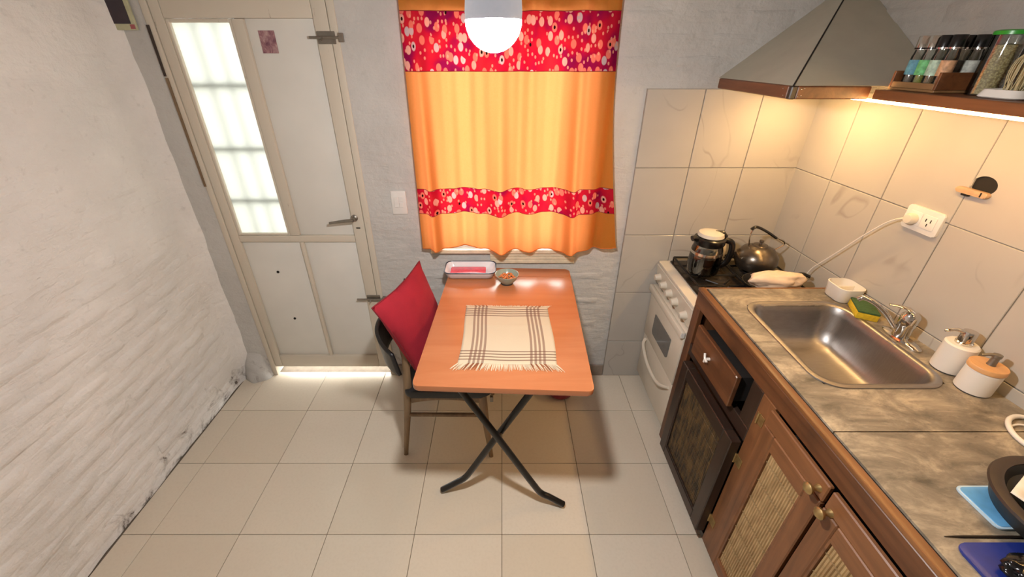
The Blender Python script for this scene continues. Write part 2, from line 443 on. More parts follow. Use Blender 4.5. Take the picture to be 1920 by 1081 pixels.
# lumpy painted brick
def lump(p, s=1.): return noise.fractal(Vector(p) * 3.2, 1.0, 2.0, 4) * s
BR_L, BR_H = .243, .0765
def brick_variants(n, rng):
    out = []
    for k in range(n):
        bm = bm_new(); w, h = BR_L - .010, BR_H - .010; NU, NV = 6, 4
        sd = rng.random() * 50
        ph = [rng.uniform(-.004, .004) for _ in range(8)]
        def f(u, v):
            x = (u - .5) * w * 1.02; z = (v - .5) * h * 1.02
            eu = min(u, 1 - u); ev = min(v, 1 - v)
            d = 1.0 if (eu > .001 and ev > .001) else 0.0
            x += .004 * noise.noise(Vector((u * 3 + sd, v * 3, 1))); z += .004 * noise.noise(Vector((u * 3, v * 3 + sd, 5)))
            y = d * (.0066 + .0028 * noise.noise(Vector((u * 4 + sd, v * 3, 9)))) - (1 - d) * .006
            # y is outwards
            return Vector((x, -y, z))
        surf(bm, f, NU, NV)
        me = bpy.data.meshes.new('brick'); bm.to_mesh(me); bm.free()
        me.polygons.foreach_set('use_smooth', [True] * len(me.polygons)); out.append(me)
    return out
def with_mat(mes, mat):
    r = []
    for m in mes:
        c = m.copy(); c.materials.clear(); c.materials.append(M[mat]); r.append(c)
    return r
BV = brick_variants(8, random.Random(3))

# left wall ------------------------------------------------------
def left_off(y, z):
    """bulge of the painted surface towards the room"""
    o = .001 + lump((0, y * 1.5, z * 1.5), .0075) + lump((7, y * 4, z * 4), .0028)
    o -= .006 * max(0, min(1, (.5 - z) / .5)) ** 2
    zs = 1.535 + .012 * noise.noise(Vector((y * 6, 2, 0)))
    o += .006 * max(0, min(1, (zs - z) / .025)) * max(0, min(1, (z - 1.2) / .3))
    return o
b = bm_new()
def fl(u, v):
    y = YF + u * (YB + .02 - YF); z = v * 2.5
    o = left_off(y, z)
    t = max(0, (y - (YB - .09)) / .09); o += .05 * t * t      # rounded plaster in the corner
    return Vector((XL + o, y, z))
surf(b, fl, 150, 110)
lay = [v for v in b.verts]
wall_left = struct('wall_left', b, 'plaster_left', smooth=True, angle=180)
b = bm_new(); box(b, XL - .12, XL - .015, YF - .1, YB + .16, 0, 2.5); obj('masonry', b, 'plaster_left', wall_left)
BL = with_mat(BV, 'plaster_left'); r2 = random.Random(11)
for row in range(26):
    z = .03 + row * BR_H + BR_H / 2
    for k in range(8):
        y = .28 + k * BR_L + (BR_L / 2 if row % 2 else 0) + r2.uniform(-.008, .008)
        if y + BR_L / 2 > YB - .03 or z > 2.0: continue
        bury = .0062 * max(0, min(1, (z - .85) / .45)) + r2.uniform(-.001, .0036)
        if z > .9 and r2.random() < .35: bury += .003
        x = XL + left_off(y, z) - bury
        o = place(r2.choice(BL), 'brick', (x, y, z + r2.uniform(-.003, .003)), (r2.uniform(-.012, .012), r2.uniform(-.02, .02) - 0, PI / 2), wall_left)

# back wall with door and window openings ------------------------
DX0, DX1, DZ = -1.395, -.648, 2.02
WX0, WX1, WZ0, WZ1 = -.35, .375, .842, 1.835
b = bm_new()
def flat(bm, x0, x1, z0, z1, n=.035):
    nu = max(2, int((x1 - x0) / n)); nv = max(2, int((z1 - z0) / n))
    def f(u, v):
        x = x0 + u * (x1 - x0); z = z0 + v * (z1 - z0)
        e = 0 if min(u, v, 1 - u, 1 - v) < 1e-6 else 1
        return Vector((x, YB - max(0, .002 + e * (lump((x * 1.5, 3, z * 1.5), .005))), z))
    surf(bm, f, nu, nv)
flat(b, XL, DX0, 0, 2.5); flat(b, DX0, DX1, DZ, 2.5); flat(b, DX1, WX0, 0, 2.5)
flat(b, WX0, WX1, 0, WZ0); flat(b, WX0, WX1, WZ1, 2.5); flat(b, WX1, XR + .05, 0, 2.5)
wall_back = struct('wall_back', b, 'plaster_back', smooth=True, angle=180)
b = bm_new()
for a in ((XL - .1, DX0, 0, 2.5), (DX0, DX1, DZ, 2.5), (DX1, WX0, 0, 2.5), (WX0, WX1, 0, WZ0), (WX0, WX1, WZ1, 2.5), (WX1, 1.6, 0, 2.5)):
    box(b, a[0], a[1], YB + .001, YB + .15, a[2], a[3])
obj('masonry', b, 'plaster_back', wall_back)
BB = with_mat(BV, 'plaster_back')
def brick_ok(x, z, hw=BR_L / 2, hh=BR_H / 2):
    def hit(x0, x1, z0, z1): return x + hw > x0 and x - hw < x1 and z + hh > z0 and z - hh < z1
    if hit(DX0 - .01, DX1 + .01, -1, DZ): return False
    if hit(WX0 - .01, WX1 + .01, WZ0 - .09, WZ1): return False
    if hit(.605, 2, -1, 1.585): return False
    if z - hh < .085: return False
    return XL < x - hw and x + hw < XR and z < 2.0
for row in range(26):
    z = .03 + row * BR_H + BR_H / 2
    for k in range(13):
        x = XL + .05 + k * BR_L + (BR_L / 2 if row % 2 else 0) + r2.uniform(-.008, .008)
        if not brick_ok(x, z): continue
        y = YB - (.002 + lump((x * 1.5, 3, z * 1.5), .005)) + .0048 + r2.uniform(-.0008, .0015)
        place(r2.choice(BB), 'brick', (x, y, z), (r2.uniform(-.01, .01), r2.uniform(-.01, .01), 0), wall_back)
# plaster lump at the foot of the wall, left of the door
b = bm_new()
def fm(u, v):
    a = PI * u; t = v
    x = -1.475 + .085 * math.cos(a) * (1 - .5 * t); y = YB - .075 * math.sin(a) * (1 - t * t) - .0; z = .17 * t
    n_ = 1 + .25 * noise.noise(Vector((x * 20, y * 20, z * 20)))
    return Vector((x, YB - (YB - y) * n_, z))
surf(b, fm, 16, 8); obj('plaster_lump', b, 'plaster_back', wall_back, smooth=True)

# wall tiles on the back wall
cols = [.612, .857, 1.105, 1.352]; rows = [0, .26, .586, .917, 1.247, 1.575]
b = bm_new(); box(b, .612, 1.35, YB - .009, YB + .002, 0, 1.574); obj('tile_bed', b, 'grout_light', wall_back)
for x0, x1 in zip(cols, cols[1:]):
    for z0, z1 in zip(rows, rows[1:]):
        me = tile_mesh(x1 - x0 - .003, z1 - z0 - .003, .008, 'wall_tile', 'w')
        place(me, 'tile', ((x0 + x1) / 2, YB - .014 + rnd.uniform(-.0006, .0006), (z0 + z1) / 2), (PI / 2, 0, 0), wall_back)
# right wall
b = bm_new()
def fr(u, v):
    y = YF + u * (YB - YF); z = v * 2.5
    t = max(0, min(1, (z - 1.57) / .02)) if y > -9 else 1
    return Vector((XR + .006 - t * (.006 + lump((5, y * 1.5, z * 1.5), .006)), y, z))
surf(b, fr, 110, 90); skew(b)
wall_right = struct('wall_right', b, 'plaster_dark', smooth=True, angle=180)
b = bm_new(); box(b, XR + .016, XR + .12, YF - .1, YB + .1, 0, 2.5); skew(b); obj('masonry', b, 'plaster_dark', wall_right)
yj = [1.914, 1.690, 1.440, 1.190, .940, .690, .440, .190, -.060]
rz = [.586, .917, 1.247, 1.577]
b = bm_new(); box(b, XR - .002, XR + .004, -.06, 1.914, .5, 1.577); skew(b); obj('tile_bed', b, 'grout_light', wall_right)
RS = math.atan(.035)
for y1, y0 in zip(yj, yj[1:]):
    for z0, z1 in zip(rz, rz[1:]):
        ym = (y0 + y1) / 2
        if z0 > 1.2 and y0 == .940: continue          # the tile with the cut-out is built below
        me = tile_mesh(z1 - z0 - .003, y1 - y0 - .003, .006, 'wall_tile', 'r')
        o = place(me, 'tile', (wx(ym) - .0065 + rnd.uniform(-.0005, .0005), ym, (z0 + z1) / 2), (0, -PI / 2, RS), wall_right)
# tile with an oval cut-out
b = bm_new()
def tile_hole(bm, y0, y1, z0, z1, cy, cz, ry, rz_, n=32, x0=0., t=.006):
    ring_o, ring_i = [], []
    for k in range(n):
        a = 2 * PI * k / n; dy, dz = math.cos(a), math.sin(a)
        ring_i.append((cy + ry * dy, cz + rz_ * dz))
        s = min(((y1 - cy) if dy > 0 else (y0 - cy)) / dy if abs(dy) > 1e-6 else 9, ((z1 - cz) if dz > 0 else (z0 - cz)) / dz if abs(dz) > 1e-6 else 9)
        ring_o.append((cy + s * dy, cz + s * dz))
    # snap nearest outer points to the corners
    for c in ((y0, z0), (y0, z1), (y1, z0), (y1, z1)):
        i = min(range(n), key=lambda q: (ring_o[q][0] - c[0]) ** 2 + (ring_o[q][1] - c[1]) ** 2); ring_o[i] = c
    A = [[bm.verts.new((x, y, z)) for (y, z) in R] for x in (x0, x0 - t) for R in (ring_o, ring_i)]
    for k in range(n):
        j = (k + 1) % n
        for p, q in ((2, 3), (3, 1), (1, 0), (0, 2)): bm.faces.new((A[p][k], A[p][j], A[q][j], A[q][k]))
tile_hole(b, .9415, 1.1885, 1.2485, 1.5755, 1.158, 1.374, .034, .026, x0=XR - .0005); skew(b)
obj('tile', b, 'wall_tile', wall_right)
b = bm_new(); lathe(b, [(0, 0), (.036, 0), (.036, .002)], n=28, mtx=Matrix.Translation((wx(1.158) - .0035, 1.158, 1.374)) @ Matrix.Rotation(-PI / 2, 4, 'Y') @ Matrix.Diagonal((.78, .95, 1, 1)))
obj('cut_out', b, 'void', wall_right)
# bricks of the right wall above the shelf
BD = with_mat(BV, 'plaster_dark')
for row in range(5):
    z = 1.66 + row * BR_H
    for k in range(7):
        y = .45 + k * BR_L + (BR_L / 2 if row % 2 else 0)
        if y > YB - .1: continue
        x = wx(y) - lump((5, y * 1.5, z * 1.5), .006) + .003
        place(r2.choice(BD), 'brick', (x, y, z), (0, 0, -PI / 2 + RS), wall_right)
# baseboard
b = bm_new(); box(b, DX1 + .003, .610, YB - .014, YB - .003, 0, .078, .002); struct('baseboard_back', b, 'baseboard')
# ground outside
b = bm_new(); box(b, -3, 3, YB + .17, 5.5, -.16, -.10); struct('ground_outside', b, simple('pale_concrete', lin(190, 188, 180), .9))

# ================================================================ DOOR
door = thing('door_1', 'x', 'door'); 
for k in ('label', 'category'): del door[k]
door['kind'] = 'structure'
yf, yb = YB - .006, YB + .05
def dbox(name, x0, x1, z0, z1, mat='frame_paint', y0=yf, y1=yb, bev=.003, parent=None):
    b = bm_new(); box(b, x0, x1, y0, y1, z0, z1, bev, 2); return obj(name, b, mat, parent or door, smooth=True)
dbox('jamb', DX0, DX0 + .028, 0.0, DZ, y1=YB + .10, y0=YB - .008)
dbox('jamb', DX1 - .030, DX1, 0.0, DZ, y1=YB + .10, y0=YB - .008)
dbox('lintel', DX0 + .029, DX1 - .031, 1.90, DZ, y1=YB + .10, y0=YB - .008)
for z0, z1, m_ in ((1.62, 1.80, 'dark_wood'), (1.16, 1.615, 'chair_wood')):
    b = bm_new(); hexa(b, [(DX0 - .004, YB - .0105, z0), (DX0 + .006, YB - .0105, z0), (DX0 + .006, YB - .007, z0), (DX0 - .004, YB - .007, z0), (DX0 - .002, YB - .0105, z1), (DX0 + .010, YB - .0105, z1), (DX0 + .010, YB - .007, z1), (DX0 - .002, YB - .007, z1)]); obj('worn_strip', b, m_, door)
L0, L1 = DX0 + .031, DX1 - .033
dbox('stile', L0, -1.322, .064, 1.896); dbox('stile', -.738, L1, .064, 1.896)
dbox('rail', -1.321, -.739, 1.822, 1.896); dbox('rail', -1.321, -.739, .064, .148); dbox('rail', -1.321, -.739, .877, .910)
dbox('stile', -1.060, -1.014, .911, 1.821, bev=.004); dbox('stile', -1.022, -1.004, .149, .876, bev=.003)
pm = [('door_panel', -1.0135, -.7385, .911, 1.8215), ('door_panel', -1.3215, -1.0225, .149, .8765), ('door_panel', -1.0035, -.7385, .149, .8765)]
for n_, x0, x1, z0, z1 in pm: dbox(n_, x0, x1, z0, z1, 'door_paint', YB + .008, YB + .03, .001)
# glazed panel with beading, iron grille outside
b = bm_new(); box(b, -1.3195, -1.0615, YB + .016, YB + .020, .912, 1.820); pane = obj('pane', b, 'frosted', door)
b = bm_new()
for a in ((-1.3215, -1.309, .911, 1.821), (-1.073, -1.0605, .911, 1.821), (-1.309, -1.073, .911, .921), (-1.309, -1.073, 1.808, 1.821)):
    box(b, a[0], a[1], YB - .002, YB + .015, a[2], a[3], .002)
obj('beading', b, 'frame_paint', door)
gr = None
for z in (1.585, 1.325, 1.085):
    b = bm_new(); box(b, -1.34, -1.04, YB + .031, YB + .037, z - .008, z + .008); obj('grille_bar', b, 'black_iron', door)
for x in (-1.232, -1.148):
    b = bm_new(); tube(b, [(x, YB + .042, .86), (x, YB + .042, 1.83)], .006, 8); obj('grille_bar', b, 'black_iron', door, smooth=True)
# lever handle, keyhole, bolts
h = bm_new(); lathe(h, [(0, 0), (.017, 0), (.017, -.006), (.010, -.010), (.010, -.035), (0, -.035)], n=20, mtx=Matrix.Translation((-.722, yf, 1.004)) @ Matrix.Rotation(-PI / 2, 4, 'X') @ Matrix.Scale(-1, 4, (0, 0, 1)))
for v in h.verts:
    if v.co.y > yf + .0005: v.co.y = 2 * yf - v.co.y
hd = obj('door_handle', h, 'latch', door, smooth=True)
h = bm_new(); tube(h, [(-.716, yf - .034, 1.004), (-.745, yf - .036, 1.003), (-.79, yf - .036, .997), (-.835, yf - .034, .990)], [.010, .010, .009, .0075], 10, flat=.8); obj('lever', h, 'latch', hd, smooth=True)
h = bm_new(); box(h, -.722, -.702, yf - .002, yf + .001, .950, .955); obj('keyhole', h, 'void', door)
for x, z in ((-1.185, .700), (-1.170, .405)):
    h = bm_new(); lathe(h, [(0, -.003), (.007, -.003), (.007, .003), (0, .003)], n=12, mtx=Matrix.Translation((x, YB + .008, z)) @ Matrix.Rotation(PI / 2, 4, 'X')); obj('bolt_hole', h, 'void', door)
for z, xa in ((1.757, -.742), (.545, -.765)):
    h = bm_new(); box(h, -.735, -.662, yf - .004, yf, z - .022, z + .022, .002); bp = obj('slide_bolt', h, 'latch', door)
    h = bm_new(); tube(h, [(xa - .02, yf - .012, z), (-.635, yf - .012, z)], .0055, 10); tube(h, [(-.71, yf - .012, z), (-.712, yf - .030, z - .012)], .004, 8); obj('bolt_rod', h, 'latch', bp, smooth=True)
    h = bm_new(); box(h, -.647, -.628, yf - .017, yf - .001, z - .016, z + .016, .002); obj('keeper', h, 'latch', bp)
# sticker
def sticker():
    t = NT('purple_brown_sticker_print'); v = t.pos('Position', (1, 1, .6))
    n = t.noise(v, 46, 5, .6, 1.)
    t.color(t.ramp(n, [(.3, lin(96, 52, 72)), (.5, lin(152, 110, 116)), (.7, lin(196, 168, 160))])); t.set(Roughness=.5); return t.m
h = bm_new(); box(h, -.972, -.908, YB + .0055, YB + .0079, 1.703, 1.782, .0008); tag(obj('sticker', h, sticker()), 'small purplish printed sticker near the top of the white door panel', 'sticker')

# ================================================================ WINDOW
win = bpy.data.objects.new('window_1', None); C.objects.link(win); win['kind'] = 'structure'; win.location = (0, YB + .1, WZ0)
def wbox(name, x0, x1, y0, y1, z0, z1, mat='frame_paint', bev=.002):
    b = bm_new(); box(b, x0, x1, y0, y1, z0, z1, bev); return obj(name, b, mat, win)
wy0, wy1 = YB + .085, YB + .125
wbox('window_frame', WX0 + .001, WX0 + .030, wy0, wy1, WZ0 + .001, WZ1 - .001); wbox('window_frame', WX1 - .030, WX1 - .001, wy0, wy1, WZ0 + .001, WZ1 - .001)
wbox('window_frame', WX0 + .031, WX1 - .031, wy0, wy1, WZ0 + .001, WZ0 + .028); wbox('window_frame', WX0 + .031, WX1 - .031, wy0, wy1, WZ1 - .030, WZ1 - .001)
wbox('mullion', .000, .026, wy0, wy1, WZ0 + .029, WZ1 - .031)
wbox('pane', WX0 + .031, -.001, wy0 + .018, wy0 + .022, WZ0 + .029, WZ1 - .031, 'window_glass', 0)
wbox('pane', .027, WX1 - .031, wy0 + .018, wy0 + .022, WZ0 + .029, WZ1 - .031, 'window_glass', 0)
# painted sill boards below the opening
wbox('window_sill', WX0 - .01, WX1 + .005, YB - .030, YB + .083, WZ0 - .020, WZ0 - .001, 'sill', .003)
for k in range(3): wbox('sill_board', -.06, .372, YB - .020, YB - .006, .764 + k * .019, .782 + k * .019, 'sill', .002)

# ================================================================ CURTAIN
cur = thing('curtain', 'orange curtain with red spotted bands hanging over the window', 'curtain', (.05, 1.86, 1.9))
CT, CB = 1.97, .866
folds = [(-.33, .022, .9), (-.17, .055, -.7), (-.02, .040, 1.15), (.075, .030, -.6), (.13, .022, .5), (.22, .05, -.8), (.315, .030, 1.3), (.40, .03, .2), (.47, .03, -.5)]
def cloth_pt(s, z):
    """s 0..1 across, z height"""
    t = (CT - z) / (CT - CB)
    x = -.386 + s * (.838 + .12 * t * t) - .006 * t
    f = 0
    for fx, w, a in folds:
        f += a * math.exp(-((x - fx - .03 * (t - .5) * a) / w) ** 2)
    amp = .022 + .036 * t ** 1.6
    y = 1.876 - .008 * (1 - t) - amp * (.40 + f * .9)
    y -= .0045 * math.sin(x * 60 + 3 * t) + .003 * math.sin(x * 117 + 1.5)
    return Vector((x, min(y, YB - .012), z))
def hem(s):      # slightly uneven lower edge
    return CB + .004 * math.sin(s * 9) - .012 * max(0, math.sin((s - .35) * PI / .65)) * (s > .35)
bands = [('top_panel', CT - .012, 1.842, 'curtain', 4), ('printed_band', 1.842, 1.640, 'curtain_print', 12), ('main_panel', 1.640, 1.163, 'curtain', 26), ('printed_band', 1.163, 1.046, 'curtain_print', 8), ('hem_panel', 1.046, None, 'curtain', 10)]
for i, (n_, z1, z0, m_, nv) in enumerate(bands):
    b = bm_new()
    def f(u, v):
        lo = z0 if z0 is not None else hem(u)
        return cloth_pt(u, lo + v * (z1 - lo))
    surf(b, f, 150, nv, uv=True)
    uvl = b.loops.layers.uv.verify()
    for fc in b.faces:
        for lp in fc.loops:
            u_, v_ = lp[uvl].uv; lp[uvl].uv = (u_ * .9, (v_ * ((z1 - (z0 or .86)))) + i * 2.3)
    obj(n_, b, m_, cur, smooth=True, angle=180)
for z in (1.842, 1.640, 1.163, 1.046):
    b = bm_new(); tube(b, [cloth_pt(k / 110, z) + Vector((0, -.001, 0)) for k in range(111)], .0013, 5); obj('seam', b, 'curtain_seam', cur, smooth=True)
b = bm_new(); tube(b, [cloth_pt(k / 110, hem(k / 110)) for k in range(111)], .0022, 6); obj('hem', b, simple('hem_stitch', lin(196, 104, 30), .8), cur, smooth=True)
b = bm_new(); tube(b, [(-.44, 1.862, 1.976), (.52, 1.862, 1.976)], .009, 12); rod = obj('curtain_rod', b, 'latch', smooth=True); tag(rod, 'thin metal rod carrying the orange curtain', 'rod')
for x in (-.43, .51):
    b = bm_new(); tube(b, [(x, 1.862, 1.975), (x, YB - .002, 1.975)], .006, 8); obj('bracket', b, 'latch', rod, smooth=True)

# light switch
sw = thing('light_switch', 'white light switch plate between the door and the curtain', 'switch', (-.493, YB, 1.083))
b = bm_new(); box(b, -.529, -.457, YB - .013, YB - .001, 1.025, 1.140, .004, 2); obj('plate', b, 'white_plastic', sw, smooth=True)
b = bm_new(); box(b, -.515, -.495, YB - .017, YB - .0125, 1.060, 1.112, .0015); obj('rocker', b, 'white_plastic', sw)
b = bm_new(); box(b, -.491, -.471, YB - .017, YB - .0125, 1.060, 1.085, .0015); obj('rocker', b, 'white_plastic', sw)
b = bm_new(); box(b, -.491, -.471, YB - .0145, YB - .0125, 1.089, 1.112, .001); obj('blank', b, 'white_plastic', sw)
# picture by the corner
pc = thing('picture', 'dark print with red and green corner patches, hung beside the door top', 'picture', (-1.475, YB, 1.9))
b = bm_new(); box(b, -1.545, -1.432, YB - .016, YB - .007, 1.782, 1.96, .001); obj('card', b, 'picture_edge', pc)
b = bm_new(); box(b, -1.543, -1.448, YB - .0175, YB - .0155, 1.803, 1.955); obj('print', b, 'picture_dark', pc)
b = bm_new(); box(b, -1.455, -1.436, YB - .0175, YB - .0155, 1.786, 1.801, .001); obj('red_patch', b, 'picture_red', pc)
b = bm_new(); box(b, -1.543, -1.533, YB - .0185, YB - .017, 1.784, 1.822, .0004); obj('green_patch', b, 'picture_green', pc)

# ================================================================ BULB
bl = thing('light_bulb', 'large lit white bulb hanging in front of the curtain', 'bulb', (-.012, .70, 1.742))
bc = (-.012, .70, 1.742); R = .0405
b = bm_new(); lathe(b, [(R, .0)] + [(R * math.cos(a * PI / 2 / 10), -R * math.sin(a * PI / 2 / 10)) for a in range(1, 10)] + [(0, -R)], bc, 40); obj('dome', b, 'bulb', bl, smooth=True)
b = bm_new(); lathe(b, [(0, .0005), (R, .0005), (R + .0006, .010), (R - .001, .03), (.034, .055), (.024, .080), (.0175, .095), (0, .095)], bc, 40); obj('bulb_body', b, 'bulb_body', bl, smooth=True)
b = bm_new(); lathe(b, [(0, .095), (.021, .095), (.022, .14), (.012, .15), (0, .15)], bc, 24); obj('socket', b, 'black_plastic', bl, smooth=True)
b = bm_new(); tube(b, [(bc[0], bc[1], bc[2] + .15), (bc[0], bc[1], 2.5)], .003, 8); obj('cord', b, 'black_plastic', bl)

# ================================================================ TABLE
tb = thing('folding_table', 'orange laminate folding table with crossed black tube legs under the window', 'table', (.02, 1.45, 0))
TA = math.radians(-2.6); TO = Vector((.0, 1.0, 0))     # table frame: origin = middle of near edge
def tp(x, y, z):
    c, s = math.cos(TA), math.sin(TA)
    return (TO.x + x * c - y * s, TO.y + x * s + y * c, z)
def tbm(bm):
    for v in bm.verts: v.co = Vector(tp(*v.co))
    return bm
def rounded_slab(bm, x0, x1, y0, y1, z0, z1, r=(.02, .02, .02, .02), seg=6, bev=.003):
    """corner order: x0y0, x1y0, x1y1, x0y1"""
    pts = []
    cs = [(x0, y0, PI, r[0]), (x1, y0, -PI / 2, r[1]), (x1, y1, 0, r[2]), (x0, y1, PI / 2, r[3])]
    sg = [(1, 1), (-1, 1), (-1, -1), (1, -1)]
    for (x, y, a0, rr), (sx, sy) in zip(cs, sg):
        if rr <= 0: pts.append((x, y)); continue
        cx, cy = x + sx * rr, y + sy * rr
        for k in range(seg + 1):
            a = a0 + PI / 2 * k / seg; pts.append((cx + rr * math.cos(a), cy + rr * math.sin(a)))
    lo = [bm.verts.new((p[0], p[1], z0)) for p in pts]; hi = [bm.verts.new((p[0], p[1], z1)) for p in pts]
    ft = bm.faces.new(hi); fb = bm.faces.new(lo[::-1])
    n = len(pts)
    for i in range(n): bm.faces.new((lo[i], lo[(i + 1) % n], hi[(i + 1) % n], hi[i]))
    if bev: bmesh.ops.bevel(bm, geom=list(ft.edges) + list(fb.edges), offset=bev, segments=2, affect='EDGES', profile=.5)
    return bm
b = bm_new(); rounded_slab(b, -.300, .303, 0, .782, .728, .750, (.022, .022, .001, .001)); tbm(b); obj('tabletop', b, 'table_wood', tb, smooth=True)
b = bm_new(); rounded_slab(b, -.300, .303, .784, .872, .728, .750, (.001, .001, .02, .02)); tbm(b)
lf = obj('rear_leaf', b, 'table_wood', tb, smooth=True)
lw = M['table_wood']
def leg(path, yo):
    if yo > .5: path = [(-.012 + (x + .012) * .74, dy, z) for x, dy, z in path]
    b = bm_new(); tube(b, smooth_path([(x, yo + dy, z) for x, dy, z in path], 5), .0135, 14); tbm(b); obj('leg', b, 'black_paint', tb, smooth=True)
for yo in (.105, .80):
    s = -1 if yo < .5 else 1
    leg([(-.195, 0, .7275), (-.012, 0, .39), (.13, 0, .125), (.165, 0, .070), (.20, -.004, .052), (.262, -.012, .0165)], yo + (-.012 if s < 0 else 0))
    leg([(.165, .03, .7275), (-.012, .03, .39), (-.125, .03, .17), (-.165, .03, .098), (-.20, .028, .066), (-.272, .02, .0165)], yo)
for x, y in ((-.195, .45), (.165, .48)):
    b = bm_new(); tube(b, [(x, .10, .716), (x * .75, .82, .716)], .010, 10); tbm(b); obj('crossbar', b, 'black_paint', tb, smooth=True)
b = bm_new(); tube(b, [tp(-.012, .088, .39), tp(-.012, .140, .39)], .009, 10); obj('pivot', b, 'latch', tb, smooth=True)

# placemat
pmx = thing('placemat', 'cream placemat with brown checked stripes and frayed ends on the table', 'placemat', (.02, 1.31, .75))
PC = Vector((.022, 1.308)); PA = math.radians(-1.2); PW, PH = .350, .375
def pp(x, y, z=.7525):
    c, s = math.cos(PA), math.sin(PA); return Vector((PC.x + x * c - y * s, PC.y + x * s + y * c, z))
b = bm_new()
def fpm(u, v):
    x = (u - .5) * PW + .004 * math.sin(v * 5); y = (v - .5) * PH + .002 * math.sin(u * 9)
    return pp(x, y, .7522 + .0016 * abs(noise.noise(Vector((x * 14, y * 9, 2)))) + .0016 * math.exp(-((v - .62) / .02) ** 2))
surf(b, fpm, 40, 40, uv=True); obj('cloth', b, 'placemat', pmx, smooth=True, solid=.001)
stripe_u = (.115, .160, .205, .250, .745, .790, .835, .880)
for end, L in ((-1, .036), (1, .014)):
    for col in ('fringe', 'fringe_brown'):
        b = bm_new()
        for k in range(105):
            u = (k + .5) / 105
            br = min(abs(u - s) for s in stripe_u) < .011
            if br != (col == 'fringe_brown'): continue
            x = (u - .5) * PW; ln = L * rnd.uniform(.72, 1.1); sp = (u - .5) * .05 * (1 if end < 0 else .5) + rnd.uniform(-.003, .003)
            p0 = pp(x, end * (PH / 2 - .002)); p1 = pp(x + sp * .5, end * (PH / 2 + ln * .5), .7535); p2 = pp(x + sp, end * (PH / 2 + ln), .7518)
            w = .0014
            tube(b, [p0, p1, p2], [w, w * 1.1, w * .5], 4, flat=.5)
        o = obj('fringe', b, col, pmx); o['kind'] = 'stuff'

# tray
tr = thing('tray', 'white enamel tray with dark blue rim holding a pink lining, on the table corner', 'tray', (-.155, 1.80, .75))
b = bm_new()
def rr_ring(cx, cy, hx, hy, r, z, n=6):
    pts = []
    for (sx, sy, a0) in ((1, 1, 0), (-1, 1, PI / 2), (-1, -1, PI), (1, -1, 1.5 * PI)):
        for k in range(n + 1):
            a = a0 + PI / 2 * k / n; pts.append((cx + sx * (hx - r) + r * math.cos(a), cy + sy * (hy - r) + r * math.sin(a), z))
    return pts
def loft(bm, rings, cap0=False, cap1=False):
    R_ = [[bm.verts.new(p) for p in r] for r in rings]; n = len(R_[0])
    for a, c in zip(R_, R_[1:]):
        for i in range(n): bm.faces.new((a[i], a[(i + 1) % n], c[(i + 1) % n], c[i]))
    if cap0: bm.faces.new(R_[0][::-1])
    if cap1: bm.faces.new(R_[-1])
    return bm
tcx, tcy = -.155, 1.803
loft(b, [rr_ring(tcx, tcy, .098, .048, .02, .751), rr_ring(tcx, tcy, .112, .058, .026, .758), rr_ring(tcx, tcy, .124, .068, .03, .788), rr_ring(tcx, tcy, .121, .065, .028, .788), rr_ring(tcx, tcy, .108, .054, .024, .760), rr_ring(tcx, tcy, .100, .048, .02, .755)], True, True)
obj('dish', b, 'enamel_tray', tr, smooth=True)
b = bm_new(); tube(b, rr_ring(tcx, tcy, .124, .068, .03, .789), .0028, 6, closed=True); obj('rim', b, 'navy_rim', tr, smooth=True)
b = bm_new(); loft(b, [rr_ring(tcx - .012, tcy + .003, .086, .043, .012, .7555), rr_ring(tcx - .012, tcy + .003, .087, .044, .012, .768), rr_ring(tcx - .012, tcy + .003, .082, .040, .012, .770)], True, True); obj('lining', b, 'pink', tr, smooth=True)
# bowl with nuts
bw = thing('bowl', 'small grey-green bowl of orange nuts on the table beside the tray', 'bowl', (.018, 1.715, .75))
bcx, bcy = .024, 1.712
b = bm_new(); lathe(b, [(0, 0.001), (.024, .001), (.027, .004), (.048, .028), (.056, .050), (.0535, .0505), (.045, .030), (.022, .010), (0, .008)], (bcx, bcy, .750), 36); obj('shell', b, 'bowl_green', bw, smooth=True)
b = bm_new(); lathe(b, [(.020, .0), (.030, .0), (.030, .008), (.024, .010)], (bcx, bcy, .7505), 28); obj('foot_ring', b, 'black_base', bw, smooth=True)
nb = bm_new(); q = random.Random(5)
for k in range(90):
    a = q.random() * 2 * PI; rr_ = .040 * math.sqrt(q.random()); z = .783 + .008 * (1 - rr_ / .040) + q.uniform(-.003, .002)
    m_ = Matrix.Translation((bcx + rr_ * math.cos(a), bcy + rr_ * math.sin(a), z)) @ Matrix.Rotation(q.random() * 6, 4, 'Z') @ Matrix.Rotation(q.random() * 3, 4, 'X') @ Matrix.Diagonal((.0062, .0042, .0036, 1))
    bmesh.ops.create_icosphere(nb, subdivisions=1, radius=1, matrix=m_)
o = obj('nuts', nb, 'nuts', smooth=True); tag(o, 'heap of orange-brown nuts filling the small bowl', 'nuts'); o['kind'] = 'stuff'

